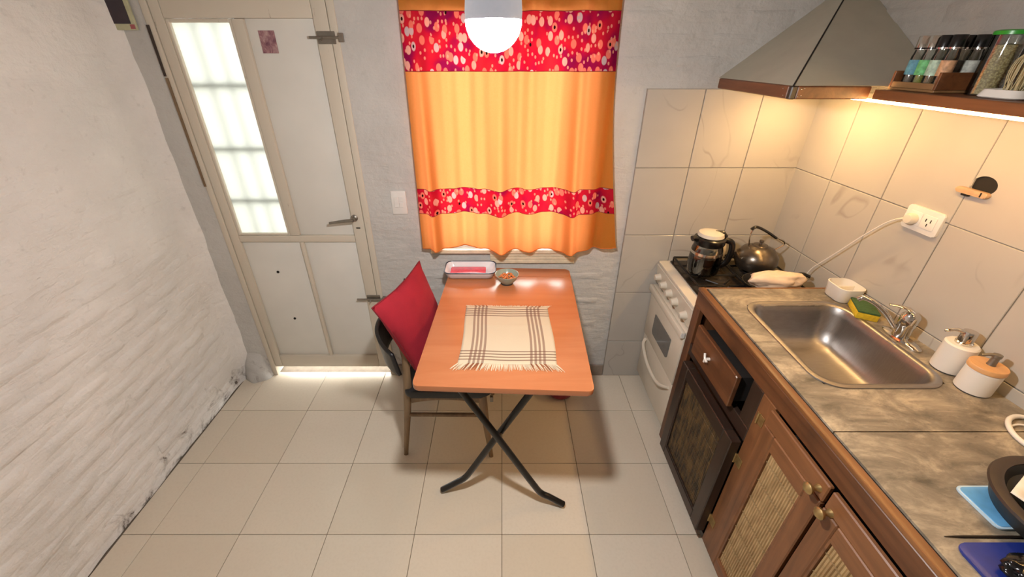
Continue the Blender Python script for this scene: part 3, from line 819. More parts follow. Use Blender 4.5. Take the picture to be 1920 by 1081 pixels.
# ================================================================ CHAIR
ch = thing('dining_chair', 'wooden chair with black seat and curved black back, pulled under the table', 'chair', (-.25, 1.52, 0))
def cleg(pts, rs):
    b = bm_new(); tube(b, pts, rs, 12, flat=.8); obj('leg', b, 'chair_wood', ch, smooth=True)
cleg([(-.470, 1.338, 0.0), (-.432, 1.338, .27), (-.412, 1.338, .44), (-.405, 1.345, .60), (-.425, 1.352, .74)], [.0105, .016, .019, .016, .012])
cleg([(-.475, 1.730, 0.0), (-.440, 1.730, .27), (-.422, 1.730, .44), (-.425, 1.722, .60), (-.455, 1.712, .76)], [.0105, .016, .019, .016, .012])
cleg([(-.052, 1.325, 0.0), (-.073, 1.330, .22), (-.090, 1.338, .405)], [.010, .016, .021])
cleg([(-.052, 1.745, 0.0), (-.073, 1.738, .22), (-.090, 1.730, .405)], [.010, .016, .021])
def rail(p0, p1, h0, h1, t=.010):
    b = bm_new(); p0, p1 = Vector(p0), Vector(p1); d = (p1 - p0).normalized(); n_ = Vector((-d.y, d.x, 0)) * t
    N = 10; A = []
    for k in range(N + 1):
        u = k / N; p = p0.lerp(p1, u); hh = h0 + (h1 - h0) * (1 - (2 * u - 1) ** 2)
        A.append([b.verts.new(p + n_), b.verts.new(p - n_), b.verts.new(p - n_ - Vector((0, 0, hh))), b.verts.new(p + n_ - Vector((0, 0, hh)))])
    for a, c in zip(A, A[1:]):
        for i in range(4): b.faces.new((a[i], a[(i + 1) % 4], c[(i + 1) % 4], c[i]))
    b.faces.new(A[0]); b.faces.new(A[-1][::-1]); return b
for y in (1.338, 1.730): obj('seat_rail', rail((-.402, y, .402), (-.100, y, .402), .050, .030), 'chair_wood', ch, smooth=True)
for x in (-.412, -.088): obj('seat_rail', rail((x, 1.352, .402), (x, 1.716, .402), .045, .035), 'chair_wood', ch, smooth=True)
for y in (1.337, 1.731):
    b = bm_new(); tube(b, [(-.428, y, .272), (-.080, y - .003, .272)], .0095, 10); obj('stretcher', b, 'chair_wood', ch, smooth=True)
b = bm_new(); rounded_slab(b, -.425, -.040, 1.305, 1.765, .404, .440, (.03, .05, .05, .03), 6, .010); obj('seat', b, 'black_seat', ch, smooth=True)
b = bm_new(); box(b, -.052, -.038, 1.31, 1.325, .375, .404, .002); obj('seat_clip', b, 'latch', ch)
b = bm_new()
def fb(u, v):
    a = (u - .5) * 2
    y = 1.535 + .205 * a; x = -.432 - .112 * (1 - a * a) - .02 * v - .018 * max(0, a)
    lo = .492 + .010 * a + .03 * a * a; hi = .645 + .115 * max(0, a) ** 7 - .02 * max(0, -a)
    return Vector((x, y, lo + v * (hi - lo)))
surf(b, fb, 28, 8); obj('backrest', b, 'black_seat', ch, smooth=True, solid=.014)
# cushion
cu = thing('cushion', 'crimson square cushion leaning upright against the chair back', 'cushion', (-.37, 1.47, .44))
def cpt(u, v, side):
    # corners: near-top, far-top, far-bottom, near-bottom
    NT_, FT, FB, NB = Vector((-.450, 1.195, .938)), Vector((-.372, 1.660, .892)), Vector((-.285, 1.690, .452)), Vector((-.345, 1.350, .452))
    p = (NB * (1 - u) + FB * u) * (1 - v) + (NT_ * (1 - u) + FT * u) * v
    n_ = (FT - NB).cross(NT_ - FB).normalized()
    if n_.x < 0: n_ = -n_
    e = (4 * u * (1 - u)) ** .55 * (4 * v * (1 - v)) ** .55
    # edges pull in between the corners
    cen = Vector((-.37, 1.47, .69)); pin = .085 * (math.sin(PI * u) * (abs(2 * v - 1)) ** 3 + math.sin(PI * v) * (abs(2 * u - 1)) ** 3)
    p = p + (cen - p) * pin
    wr = .004 * noise.noise(Vector((u * 6, v * 14, side))) * e
    return p + n_ * side * (.066 * e) + n_ * wr
b = bm_new()
for side in (1, -1): surf(b, lambda u, v: cpt(u, v, side), 26, 26)
bmesh.ops.remove_doubles(b, verts=b.verts, dist=.0006)
obj('cover', b, 'red_cloth', cu, smooth=True, angle=60)
b = bm_new(); N = 26
loop = [cpt(k / N, 0, 0) for k in range(N)] + [cpt(1, k / N, 0) for k in range(N)] + [cpt(1 - k / N, 1, 0) for k in range(N)] + [cpt(0, 1 - k / N, 0) for k in range(N)]
tube(b, loop, .0028, 6, closed=True); obj('piping', b, 'red_dark', cu, smooth=True)

# round magenta pot on the floor
pt = thing('plant_pot', 'round dark pink pot on the floor beneath the right side of the table', 'pot', (.330, 1.765, 0))
b = bm_new(); lathe(b, [(0, 0.001), (.055, .001), (.072, .02), (.080, .06), (.078, .11), (.070, .13), (.064, .13), (.070, .11), (.072, .06), (.05, .012), (0, .01)], (.335, 1.755, 0), 36); obj('body', b, 'magenta', pt, smooth=True)
b = bm_new(); lathe(b, [(.064, .128), (.074, .130), (.074, .138), (.064, .138)], (.335, 1.755, 0), 36); obj('rim', b, 'magenta', pt, smooth=True)

# ================================================================ STOVE
st = thing('stove', 'cream gas stove with oven between the tiled wall and the cabinet', 'stove', (1.07, 1.67, 0))
SY0, SY1 = 1.452, 1.898
b = bm_new(); box(b, .838, 1.345, SY0, SY1, .045, .765, .003); obj('body', b, 'grey_steel', st)
b = bm_new(); rounded_slab(b, .806, 1.345, SY0 - .003, SY1, .766, .780, (.004, .004, .004, .012), 3, .003); obj('top', b, 'cream_enamel', st, smooth=True)
b = bm_new(); hexa(b, [(.818, SY0, .655), (.838, SY0, .655), (.838, SY1, .655), (.818, SY1, .655), (.802, SY0, .764), (.838, SY0, .764), (.838, SY1, .764), (.802, SY1, .764)], .003); cp = obj('control_panel', b, 'cream_enamel', st)
for i, (y, z) in enumerate(((1.845, .712), (1.765, .710), (1.690, .708), (1.615, .706), (1.510, .702))):
    b = bm_new(); m_ = Matrix.Translation((.812, y, z)) @ Matrix.Rotation(-PI / 2 - .1, 4, 'Y')
    lathe(b, [(0, .030), (.013, .030), (.015, .024), (.019, .006), (.021, 0), (0, 0)], n=20, mtx=m_)
    kb = obj('knob', b, 'cream_enamel', cp, smooth=True)
    b = bm_new(); box(b, -.014, .014, -.0035, .0035, .028, .036, .0015)
    for v in b.verts: v.co = m_ @ v.co
b.free()
b = bm_new(); box(b, .803, .837, SY0 + .004, SY1 - .004, .340, .645, .004, 2); od = obj('oven_door', b, 'cream_enamel', st, smooth=True)
b = bm_new(); rounded_slab(b, -.110, .110, -.058, .058, -.002, .002, (.02, .02, .004, .004), 5, 0)
for v in b.verts: v.co = Vector((.8015 + v.co.z, 1.672 + v.co.x, .468 + v.co.y))
obj('oven_window', b, 'oven_glass', od)
b = bm_new(); box(b, .783, .803, SY0 + .002, SY1 - .002, .612, .645, .005, 2); obj('door_handle', b, 'cream_enamel', od, smooth=True)
b = bm_new(); box(b, .785, .802, SY0 - .0005, SY0 + .0015, .616, .641, .0005); obj('handle_cap', b, 'white_plastic', od)
b = bm_new(); box(b, .808, .837, SY0 + .006, SY1 - .006, .060, .333, .004, 2); dr = obj('lower_drawer', b, 'cream_enamel', st, smooth=True)
b = bm_new(); tube(b, smooth_path([(.806, 1.850, .318), (.786, 1.820, .300), (.778, 1.72, .268), (.778, 1.62, .258), (.784, 1.54, .268), (.806, 1.480, .300)], 5), .009, 10); obj('drawer_handle', b, 'cream_enamel', dr, smooth=True)
for x in (.86, 1.30):
    for y in (SY0 + .025, SY1 - .025):
        b = bm_new(); lathe(b, [(0, 0.0005), (.018, .0005), (.016, .03), (.012, .045), (0, .045)], (x, y, 0), 16); obj('foot', b, 'black_plastic', st, smooth=True)
b = bm_new(); rounded_slab(b, .858, 1.335, SY0 + .018, SY1 - .012, .7795, .786, (.01, .01, .01, .01), 3, .002); hb = obj('hob', b, 'hob', st, smooth=True)
for i, (x, y, r_) in enumerate(((.965, 1.575, .036), (.965, 1.772, .032), (1.215, 1.575, .032), (1.215, 1.772, .040))):
    b = bm_new(); lathe(b, [(r_ * 1.35, .786), (r_ * 1.3, .790), (r_, .791), (r_, .797), (r_ * .9, .800), (0, .800)], (x, y, 0), 24); obj('burner', b, 'black_iron', hb, smooth=True)
for x0, x1 in ((.868, 1.085), (1.095, 1.325)):
    b = bm_new(); z = .812; xm = (x0 + x1) / 2
    R_ = [(x0, SY0 + .03, z), (x1, SY0 + .03, z), (x1, SY1 - .03, z), (x0, SY1 - .03, z)]
    for p, q_ in zip(R_, R_[1:] + R_[:1]): tube(b, [p, q_], .0048, 6)
    for y in (1.575, 1.772):
        for a in range(4):
            an = PI / 4 + a * PI / 2; c_, s_ = math.cos(an), math.sin(an)
            tube(b, [(xm + .020 * c_, y + .020 * s_, z + .001), (xm + .075 * c_, y + .075 * s_, z + .001)], .0042, 6)
        tube(b, [(x0, y, z), (xm - .03, y, z)], .0042, 6); tube(b, [(xm + .03, y, z), (x1, y, z)], .0042, 6)
    tube(b, [(x0, (SY0 + SY1) / 2, z), (x1, (SY0 + SY1) / 2, z)], .0045, 6)
    for (x, y, _) in R_: tube(b, [(x, y, z), (x, y, .7865)], .0045, 6)
    obj('grate', b, 'black_iron', hb, smooth=True)
GZ = .8175
# coffee press
cf = thing('coffee_carafe', 'glass coffee carafe with black collar and handle, half full, on the front-left burner', 'carafe', (.930, 1.72, GZ))
cc = (.932, 1.700, GZ); 
b = bm_new(); lathe(b, [(0, .002), (.058, .002), (.067, .010), (.070, .05), (.066, .120), (.058, .150), (.055, .150), (.063, .120), (.0675, .05), (.064, .012), (0, .005)], cc, 40); obj('glass_jug', b, 'glass', cf, smooth=True)
b = bm_new(); lathe(b, [(0, .006), (.063, .012), (.0665, .05), (.064, .088), (0, .088)], cc, 40); obj('coffee', b, 'coffee', cf, smooth=True)
b = bm_new(); lathe(b, [(.0665, .100), (.0682, .100), (.0670, .112), (.0652, .112)], cc, 40); obj('metal_band', b, 'chrome', cf, smooth=True)
b = bm_new(); lathe(b, [(.052, .146), (.062, .142), (.066, .150), (.066, .172), (.058, .178), (.050, .178)], cc, 40); 
tube(b, [(cc[0] - .060, cc[1] - .01, cc[2] + .168), (cc[0] - .078, cc[1] - .014, cc[2] + .176), (cc[0] - .088, cc[1] - .016, cc[2] + .174)], [.014, .011, .013], 10); obj('collar', b, 'black_plastic', cf, smooth=True)
b = bm_new(); lathe(b, [(.050, .178), (.056, .182), (.052, .196), (.030, .204), (0, .206)], cc, 36); obj('lid', b, 'cream_enamel', cf, smooth=True)
b = bm_new(); tube(b, [(cc[0] + .015, cc[1], cc[2] + .2), (cc[0] + .045, cc[1] - .01, cc[2] + .197), (cc[0] + .062, cc[1] - .012, cc[2] + .18)], [.006, .012, .010], 10); obj('lid_catch', b, 'black_plastic', cf, smooth=True)
b = bm_new(); tube(b, smooth_path([(cc[0] + .060, cc[1] - .012, cc[2] + .165), (cc[0] + .090, cc[1] - .02, cc[2] + .155), (cc[0] + .098, cc[1] - .022, cc[2] + .11), (cc[0] + .090, cc[1] - .02, cc[2] + .06), (cc[0] + .066, cc[1] - .014, cc[2] + .035)], 5), .009, 10, flat=1.5); obj('handle', b, 'black_plastic', cf, smooth=True)
# cream pot behind
mp = thing('coffee_pot', 'small cream pot with black handle behind the carafe on the rear-left burner', 'pot', (1.09, 1.82, GZ))
mc = (1.045, 1.842, GZ)
b = bm_new(); lathe(b, [(0, 0), (.042, 0), (.050, .02), (.052, .06), (.042, .10), (.036, .105), (0, .105)], mc, 32); obj('body', b, 'cream_enamel', mp, smooth=True)
b = bm_new(); lathe(b, [(.038, .105), (.036, .112), (.015, .122), (.008, .124), (.009, .136), (0, .138)], mc, 28); obj('lid', b, 'chrome', mp, smooth=True)
b = bm_new(); tube(b, smooth_path([(mc[0] + .036, mc[1] - .02, mc[2] + .100), (mc[0] + .066, mc[1] - .03, mc[2] + .095), (mc[0] + .072, mc[1] - .032, mc[2] + .055), (mc[0] + .048, mc[1] - .024, mc[2] + .025)], 5), .006, 8); obj('handle', b, 'black_plastic', mp, smooth=True)
b = bm_new(); hexa(b, [(mc[0] + .085, mc[1] - .01, mc[2] + .0), (mc[0] + .105, mc[1] - .01, mc[2]), (mc[0] + .105, mc[1] + .004, mc[2]), (mc[0] + .085, mc[1] + .004, mc[2]), (mc[0] + .079, mc[1] - .01, mc[2] + .06), (mc[0] + .095, mc[1] - .01, mc[2] + .055), (mc[0] + .095, mc[1] + .004, mc[2] + .055), (mc[0] + .079, mc[1] + .004, mc[2] + .06)], .003)
b.free()
# kettle
kt = thing('kettle', 'scorched round steel kettle with raised black-grip handle on the rear burner', 'kettle', (1.215, 1.76, GZ))
kc = (1.192, 1.735, GZ)
b = bm_new(); lathe(b, [(0, 0), (.055, 0), (.080, .012), (.092, .040), (.088, .072), (.066, .102), (.036, .116), (.030, .118), (0, .118)], kc, 40); obj('body', b, 'kettle', kt, smooth=True)
b = bm_new(); lathe(b, [(.034, .117), (.030, .122), (.006, .126), (.005, .130), (.010, .136), (.009, .144), (0, .146)], kc, 24); obj('lid', b, 'kettle', kt, smooth=True)
b = bm_new(); tube(b, [(kc[0] - .075, kc[1] - .01, kc[2] + .045), (kc[0] - .105, kc[1] - .015, kc[2] + .070), (kc[0] - .122, kc[1] - .018, kc[2] + .10)], [.020, .013, .008], 14); obj('spout', b, 'kettle', kt, smooth=True)
b = bm_new()
tube(b, smooth_path([(kc[0] - .050, kc[1], kc[2] + .105), (kc[0] - .062, kc[1], kc[2] + .170), (kc[0] - .052, kc[1], kc[2] + .205)], 5), .0028, 8); obj('bail', b, 'chrome', kt, smooth=True); b = bm_new()
tube(b, smooth_path([(kc[0] + .050, kc[1], kc[2] + .16), (kc[0] + .092, kc[1] - .01, kc[2] + .145), (kc[0] + .098, kc[1] - .01, kc[2] + .125), (kc[0] + .070, kc[1], kc[2] + .095)], 5), .0035, 8)
obj('bail', b, 'chrome', kt, smooth=True)
b = bm_new(); tube(b, smooth_path([(kc[0] - .066, kc[1], kc[2] + .196), (kc[0] - .045, kc[1], kc[2] + .208), (kc[0] + .00, kc[1] - .004, kc[2] + .190), (kc[0] + .055, kc[1] - .008, kc[2] + .158)], 5), .0085, 10, flat=.7); obj('grip', b, 'black_plastic', kt, smooth=True)
# frying pan on the front right burner
fp = thing('frying_pan', 'black frying pan under the cream cloth, its handle towards the right wall', 'pan', (1.15, 1.56, GZ))
fc = (1.135, 1.540, GZ)
b = bm_new(); lathe(b, [(0, .0), (.070, .0), (.090, .030), (.092, .032), (.088, .032), (.068, .004), (0, .003)], fc, 40); obj('pan_body', b, 'black_iron', fp, smooth=True)
b = bm_new(); tube(b, smooth_path([(fc[0] + .085, fc[1] + .01, fc[2] + .026), (fc[0] + .125, fc[1] + .015, fc[2] + .050), (fc[0] + .155, fc[1] + .014, fc[2] + .064), (fc[0] + .183, fc[1] + .006, fc[2] + .056)], 5), [.007] * 5 + [.011] * 8 + [.010] * 3, 10, flat=.6); obj('handle', b, 'black_plastic', fp, smooth=True)
# cream cloth bag
b = bm_new(); bmesh.ops.create_icosphere(b, subdivisions=4, radius=1)
for v in b.verts:
    n_ = 1 + .22 * noise.fractal(v.co * 1.6 + Vector((3, 1, 2)), 1, 2, 3) - .10 * abs(noise.noise(v.co * 4))
    p = v.co * n_; v.co = Vector((1.145 + p.x * .112, 1.500 + p.y * .042, .882 + p.z * .042))
    if v.co.z < .853: v.co.z = .853 + (v.co.z - .853) * .10
o = obj('cloth_bag', b, 'cream_cloth', smooth=True, angle=180); tag(o, 'crumpled cream cloth lying on the black pan by the worktop end', 'cloth')

# ================================================================ CABINET + WORKTOP
CX0 = .80; CYE = 1.440; CYN = -.35; CZ = .868
cb = thing('kitchen_cabinet', 'long brown wooden sink cabinet with one drawer and woven-panel doors', 'cabinet', (1.08, .5, 0))
def cbox(name, x0, x1, y0, y1, z0, z1, mat='cab_wood', bev=.002, parent=None):
    b = bm_new(); box(b, x0, x1, y0, y1, z0, z1, bev); return obj(name, b, mat, parent or cb)
cbox('end_panel', CX0 + .021, 1.352, CYE - .02, CYE, .02, CZ - .012, 'cab_wood_z')
cbox('top_rail', CX0, CX0 + .020, CYN, CYE, .803, CZ - .001)
cbox('face_stile', CX0, CX0 + .020, 1.392, CYE, .02, .802, 'cab_wood_z')
cbox('middle_rail', CX0, CX0 + .020, .927, 1.391, .585, .640, 'dark_wood_y')
cbox('face_stile', CX0, CX0 + .020, .927, .985, .641, .802, 'dark_wood')
cbox('face_stile', CX0, CX0 + .020, .862, .926, .02, .802, 'red_wood_z')
cbox('face_stile', CX0, CX0 + .020, .330, .345, .02, .802, 'cab_wood_z'); cbox('face_stile', CX0, CX0 + .020, -.30, -.22, .02, .802, 'cab_wood_z')
cbox('bottom_rail', CX0, CX0 + .020, CYN, .861, .02, .052, 'dark_wood_y'); cbox('bottom_rail', CX0, CX0 + .020, .927, 1.391, .02, .048, 'dark_wood_y')
cbox('back_board', 1.335, 1.350, CYN, CYE - .021, .02, .70, 'void'); cbox('floor_board', CX0 + .021, 1.334, CYN, CYE - .021, .02, .035, 'void')
cbox('divider', CX0 + .021, 1.334, .840, .856, .036, .70, 'void')
# drawer, pulled slightly open
dw = cbox('drawer', .768, .786, 1.015, 1.318, .652, .785, 'cab_wood', .003)
cbox('drawer_box', .787, .895, 1.03, 1.30, .665, .770, 'void', 0, dw)
cbox('drawer_edge', .7675, .769, 1.0145, 1.022, .781, .7855, 'white_plastic', 0, dw)
b = bm_new(); tube(b, [(.768, 1.183, .722), (.758, 1.183, .722)], .006, 8); tube(b, smooth_path([(.755, 1.200, .737), (.753, 1.188, .722), (.754, 1.172, .716)], 4), .0042, 8); tube(b, [(.753, 1.188, .722), (.754, 1.190, .704)], .004, 8); obj('knob', b, 'ceramic_white', dw, smooth=True)
# woven panel helper: upright reeds bound by threads
def woven(parent, x, y0, y1, z0, z1, mat, reed=.0085, nth=7, name='woven_panel', th='thread'):
    b = bm_new(); n_ = int((y1 - y0) / reed); q = random.Random(int(y0 * 1000) + 3)
    for k in range(n_):
        yc = y0 + (k + .5) * (y1 - y0) / n_; w = (y1 - y0) / n_ * .46; dx = q.uniform(-.0006, .0006)
        P_ = [(x + .002, yc - w), (x - .0012 + dx, yc - w * .5), (x - .0012 + dx, yc + w * .5), (x + .002, yc + w)]
        lo = [b.verts.new((p[0], p[1], z0)) for p in P_]; hi = [b.verts.new((p[0], p[1], z1)) for p in P_]
        for i in range(3): b.faces.new((lo[i], lo[i + 1], hi[i + 1], hi[i]))
    box(b, x + .002, x + .004, y0, y1, z0, z1)
    o = obj(name, b, mat, parent); 
    b = bm_new()
    for k in range(nth):
        z = z0 + (k + .5) * (z1 - z0) / nth
        for s in range(2): tube(b, [(x - .0016, y0 + j * (y1 - y0) / 24, z + (.002 if (j + s) % 2 else -.002)) for j in range(25)], .0009, 4)
    t_ = obj('binding', b, 'cane_dark' if mat == 'cane_dark' else th, o); t_['kind'] = 'stuff'; return o
def framed_door(y0, y1, z0, z1, x0, t, fw, mz, my, cane_m, top=None, name='door'):
    fwt = top or fw
    root = cbox('door', x0, x0 + t, y0, y0 + fw, z0, z1, mz, .003)
    cbox('stile', x0, x0 + t, y1 - fw, y1, z0, z1, mz, .003, root)
    cbox('rail', x0 + .0005, x0 + t, y0 + fw, y1 - fw, z0, z0 + fw, my, .003, root)
    cbox('rail', x0 + .0005, x0 + t, y0 + fw, y1 - fw, z1 - fwt, z1, my, .003, root)
    b = bm_new()
    w = .006
    for a in ((y0 + fw, y0 + fw + w, z0 + fw, z1 - fwt), (y1 - fw - w, y1 - fw, z0 + fw, z1 - fwt), (y0 + fw + w, y1 - fw - w, z0 + fw, z0 + fw + w), (y0 + fw + w, y1 - fw - w, z1 - fwt - w, z1 - fwt)):
        box(b, x0 + .003, x0 + t - .002, a[0], a[1], a[2], a[3])
    obj('moulding', b, my, root)
    woven(root, x0 + .009, y0 + fw + w, y1 - fw - w, z0 + fw + w, z1 - fwt - w, cane_m)
    return root
dd = framed_door(.927, 1.345, .068, .583, .762, .036, .052, 'dark_wood', 'dark_wood_y', 'cane_dark')
dd['label'] = 'dark stained door with a woven reed panel'
for z in (.505, .16):
    b = bm_new(); box(b, .7975, .7999, .893, .926, z - .020, z + .020, .0006); tube(b, [(.796, .9265, z - .021), (.796, .9265, z + .021)], .0035, 8); obj('hinge', b, 'brass', dd)
b = bm_new(); box(b, .7975, .7999, .880, .915, .700, .738, .0006); tube(b, [(.796, .905, .698), (.796, .905, .740)], .0035, 8); obj('hinge', b, 'brass', cb)
for (ya, yb_) in ((.612, .860), (.348, .603), (.060, .325), (-.21, .05)):
    r_ = framed_door(ya, yb_, .056, .742, .783, .016, .050, 'red_wood_z', 'red_wood_y', 'cane')
    cbox('top_strip', .785, .799, ya, yb_, .744, .801, 'red_wood_y', .003, r_)
for y, z, par in ((.634, .768, cb), (.582, .748, cb)):
    b = bm_new(); lathe(b, [(0, 0), (.011, 0), (.009, .004), (.006, .010), (.007, .016), (.014, .022), (.015, .028), (.009, .034), (0, .035)], n=20, mtx=Matrix.Translation((.785, y, z)) @ Matrix.Rotation(-PI / 2, 4, 'Y')); obj('knob', b, 'brass', par, smooth=True)

wk = thing('worktop', 'slate-look tiled worktop with a brown wooden front edge', 'worktop', (1.08, .5, .87))
WZ = .880
SKX0, SKX1, SKY0, SKY1 = .922, 1.272, .882, 1.306
b = bm_new()
box(b, CX0 - .002, CX0 + .024, CYN, CYE + .004, CZ, WZ + .0015, .004, 2); box(b, CX0 + .0245, wx(CYE) - .001, CYE - .006, CYE + .004, CZ, WZ - .001, .002)
obj('wooden_edge', b, 'edge_wood', wk, smooth=True)
b = bm_new()
for a in ((CX0 + .025, SKX0, CYN, CYE - .007), (SKX1, 1.349, CYN, CYE - .007), (SKX0, SKX1, CYN, SKY0), (SKX0, SKX1, SKY1, CYE - .007)): box(b, a[0], a[1], a[2], a[3], CZ, WZ - .006)
obj('tile_bed', b, 'void', wk)
tjs = [CYE - .008, 1.079, .711, .345, -.02, -.35]
for y1, y0 in zip(tjs, tjs[1:]):
    a0, a1 = y0 + .0015, y1 - .0015; xa = CX0 + .032
    b = bm_new()
    hit0, hit1 = max(a0, SKY0), min(a1, SKY1)
    def sl(x0, x1, ya, yb_):
        if yb_ - ya < .001: return
        vs = []
        xa1 = (wx(ya) - .0075 if x1 is None else x1); xb1 = (wx(yb_) - .0075 if x1 is None else x1)
        hexa(b, [(x0, ya, WZ - .006), (xa1, ya, WZ - .006), (xb1, yb_, WZ - .006), (x0, yb_, WZ - .006), (x0, ya, WZ), (xa1, ya, WZ), (xb1, yb_, WZ), (x0, yb_, WZ)])
    if hit1 - hit0 < .001: sl(xa, None, a0, a1)
    else:
        sl(xa, SKX0, a0, a1); sl(SKX1, None, a0, a1); sl(SKX0, SKX1, a0, hit0); sl(SKX0, SKX1, hit1, a1)
    obj('tile', b, 'counter_tile', wk)

# sink -----------------------------------------------------------
sk = thing('sink', 'stainless steel sink basin with rounded corners set into the worktop', 'sink', (1.095, 1.095, .88))
sx, sy = 1.096, 1.095
def rg(hx, hy, r, z, dx=0, dy=0): return rr_ring(sx + dx, sy + dy, hx, hy, r, z, 10)
b = bm_new()
loft(b, [rg(.190, .234, .075, WZ + .0008), rg(.189, .233, .074, WZ + .004), rg(.180, .224, .070, WZ + .0055), rg(.173, .217, .066, WZ + .0045), rg(.168, .212, .064, WZ - .002),
         rg(.164, .206, .062, WZ - .03), rg(.155, .194, .060, WZ - .09), rg(.146, .182, .058, WZ - .128), rg(.128, .162, .052, WZ - .146), rg(.100, .135, .045, WZ - .151), rg(.040, .040, .039, WZ - .154)], False, True)
obj('basin', b, 'steel', sk, smooth=True, angle=60)
b = bm_new(); dc = (1.150, 1.000, WZ - .1505)
lathe(b, [(.040, .000), (.038, .0025), (.030, .0028), (.024, .000), (.022, -.001)], dc, 28); obj('drain_ring', b, 'chrome', sk, smooth=True)
b = bm_new(); lathe(b, [(0, .0002), (.024, .0002), (.024, .0009), (0, .0009)], dc, 28); obj('drain_hole', b, 'void', sk)
# faucet
fa = thing('faucet', 'chrome single-lever tap on an oval base between sink and tiled wall', 'tap', (1.335, 1.10, .88))
fx, fy = 1.322, 1.100
b = bm_new(); lathe(b, [(0, .001), (.024, .001), (.024, .006), (.019, .012), (0, .013)], (fx - .002, fy - .008, WZ), 36, 1.0, 3.0); obj('base_plate', b, 'chrome', fa, smooth=True)
b = bm_new(); lathe(b, [(.023, .010), (.022, .05), (.024, .055), (.025, .088), (.018, .098), (0, .100)], (fx - .002, fy, WZ), 28); obj('body', b, 'chrome', fa, smooth=True)
b = bm_new(); tube(b, smooth_path([(fx - .015, fy + .010, WZ + .028), (fx - .050, fy + .034, WZ + .075), (fx - .084, fy + .056, WZ + .104), (fx - .108, fy + .074, WZ + .112), (fx - .118, fy + .082, WZ + .102)], 5), .0085, 12); obj('spout', b, 'chrome', fa, smooth=True)
b = bm_new(); tube(b, smooth_path([(fx - .002, fy, WZ + .100), (fx - .022, fy + .012, WZ + .112), (fx - .055, fy + .034, WZ + .112)], 5), [.014] * 4 + [.010] * 4 + [.007] * 3, 12, flat=.5); obj('lever', b, 'chrome', fa, smooth=True)

# soap dispensers
def dispenser(c, r, h, lidm, head, label, lidh=.004):
    t_ = thing('soap_dispenser', label, 'dispenser', c)
    b = bm_new(); lathe(b, [(0, .004), (r, .004), (r + .0005, .008), (r, h - .004), (r - .004, h), (0, h)], c, 40); obj('bottle', b, 'ceramic_white', t_, smooth=True)
    b = bm_new(); lathe(b, [(0, 0.0005), (r - .001, .0005), (r - .001, .004), (0, .004)], c, 40); obj('base', b, 'black_base', t_, smooth=True)
    if lidm:
        b = bm_new(); lathe(b, [(0, h + .0005), (r + .0015, h + .0005), (r + .0015, h + lidh - .002), (r, h + lidh), (0, h + lidh)], c, 40); obj('lid', b, lidm, t_, smooth=True); h += lidh
    return t_, h
d1, h1 = dispenser((1.337, .950, WZ), .0385, .094, None, 1, 'white soap dispenser with a large chrome pump, nearer the tap')
c = (1.337, .950, WZ + h1)
b = bm_new(); lathe(b, [(.020, .0005), (.020, .006), (.0175, .008), (.0175, .036), (.016, .041), (0, .042)], c, 28); pm_ = obj('pump', b, 'chrome', d1, smooth=True)
b = bm_new(); tube(b, smooth_path([(c[0] - .014, c[1] + .004, c[2] + .037), (c[0] - .035, c[1] + .010, c[2] + .041), (c[0] - .058, c[1] + .014, c[2] + .034)], 4), [.006] * 4 + [.0045] * 4 + [.003], 10); obj('spout', b, 'chrome', pm_, smooth=True)
d2, h2 = dispenser((1.325, .862, WZ), .0385, .074, 'lid_wood', 1, 'white soap dispenser with a wooden lid and small steel pump', .014)
c = (1.329, .862, WZ + h2)
b = bm_new(); lathe(b, [(.010, .0005), (.009, .004), (.008, .024), (.010, .026), (.010, .034), (0, .035)], c, 20); pm_ = obj('pump', b, 'latch', d2, smooth=True)
b = bm_new(); tube(b, [(c[0] + .002, c[1], c[2] + .031), (c[0] - .016, c[1] + .006, c[2] + .031), (c[0] - .030, c[1] + .010, c[2] + .026)], [.006, .0045, .003], 10); obj('spout', b, 'latch', pm_, smooth=True)
# soap dish: tub with divider
sd = thing('soap_dish', 'white rounded tub with a divider and yellow soap, behind the sink corner', 'soap dish', (1.295, 1.365, WZ))
b = bm_new(); scx, scy = 1.316, 1.362
loft(b, [rr_ring(scx, scy, .040, .044, .024, WZ + .001, 6), rr_ring(scx, scy, .044, .048, .026, WZ + .006, 6), rr_ring(scx, scy, .048, .052, .028, WZ + .058, 6), rr_ring(scx, scy, .045, .049, .026, WZ + .059, 6), rr_ring(scx, scy, .042, .046, .024, WZ + .012, 6)], True, True)
obj('tub', b, 'ceramic_white', sd, smooth=True)
b = bm_new(); box(b, scx - .043, scx + .043, scy + .008, scy + .011, WZ + .013, WZ + .046, .001); obj('divider', b, 'ceramic_white', sd)
b = bm_new(); loft(b, [rr_ring(scx, scy - .018, .030, .018, .012, WZ + .013, 5), rr_ring(scx, scy - .018, .034, .020, .014, WZ + .024, 5), rr_ring(scx, scy - .018, .028, .015, .012, WZ + .029, 5)], True, True); obj('soap', b, 'soap', sd, smooth=True)
# sponge
sp = thing('sponge', 'yellow sponge with a green scouring top lying behind the tap', 'sponge', (1.318, 1.245, WZ))
sm = Matrix.Translation((1.312, 1.250, WZ + .0155)) @ Matrix.Rotation(math.radians(-24), 4, 'Z') @ Matrix.Rotation(math.radians(3), 4, 'Y')
for nm, z0, z1, mt in (('foam', -.014, .010, 'sponge_y'), ('scouring_pad', .0105, .018, 'sponge_g')):
    b = bm_new(); box(b, -.033, .033, -.052, .052, z0, z1, .003, 2)
    for v in b.verts: v.co = sm @ v.co
    obj(nm, b, mt, sp, smooth=True)
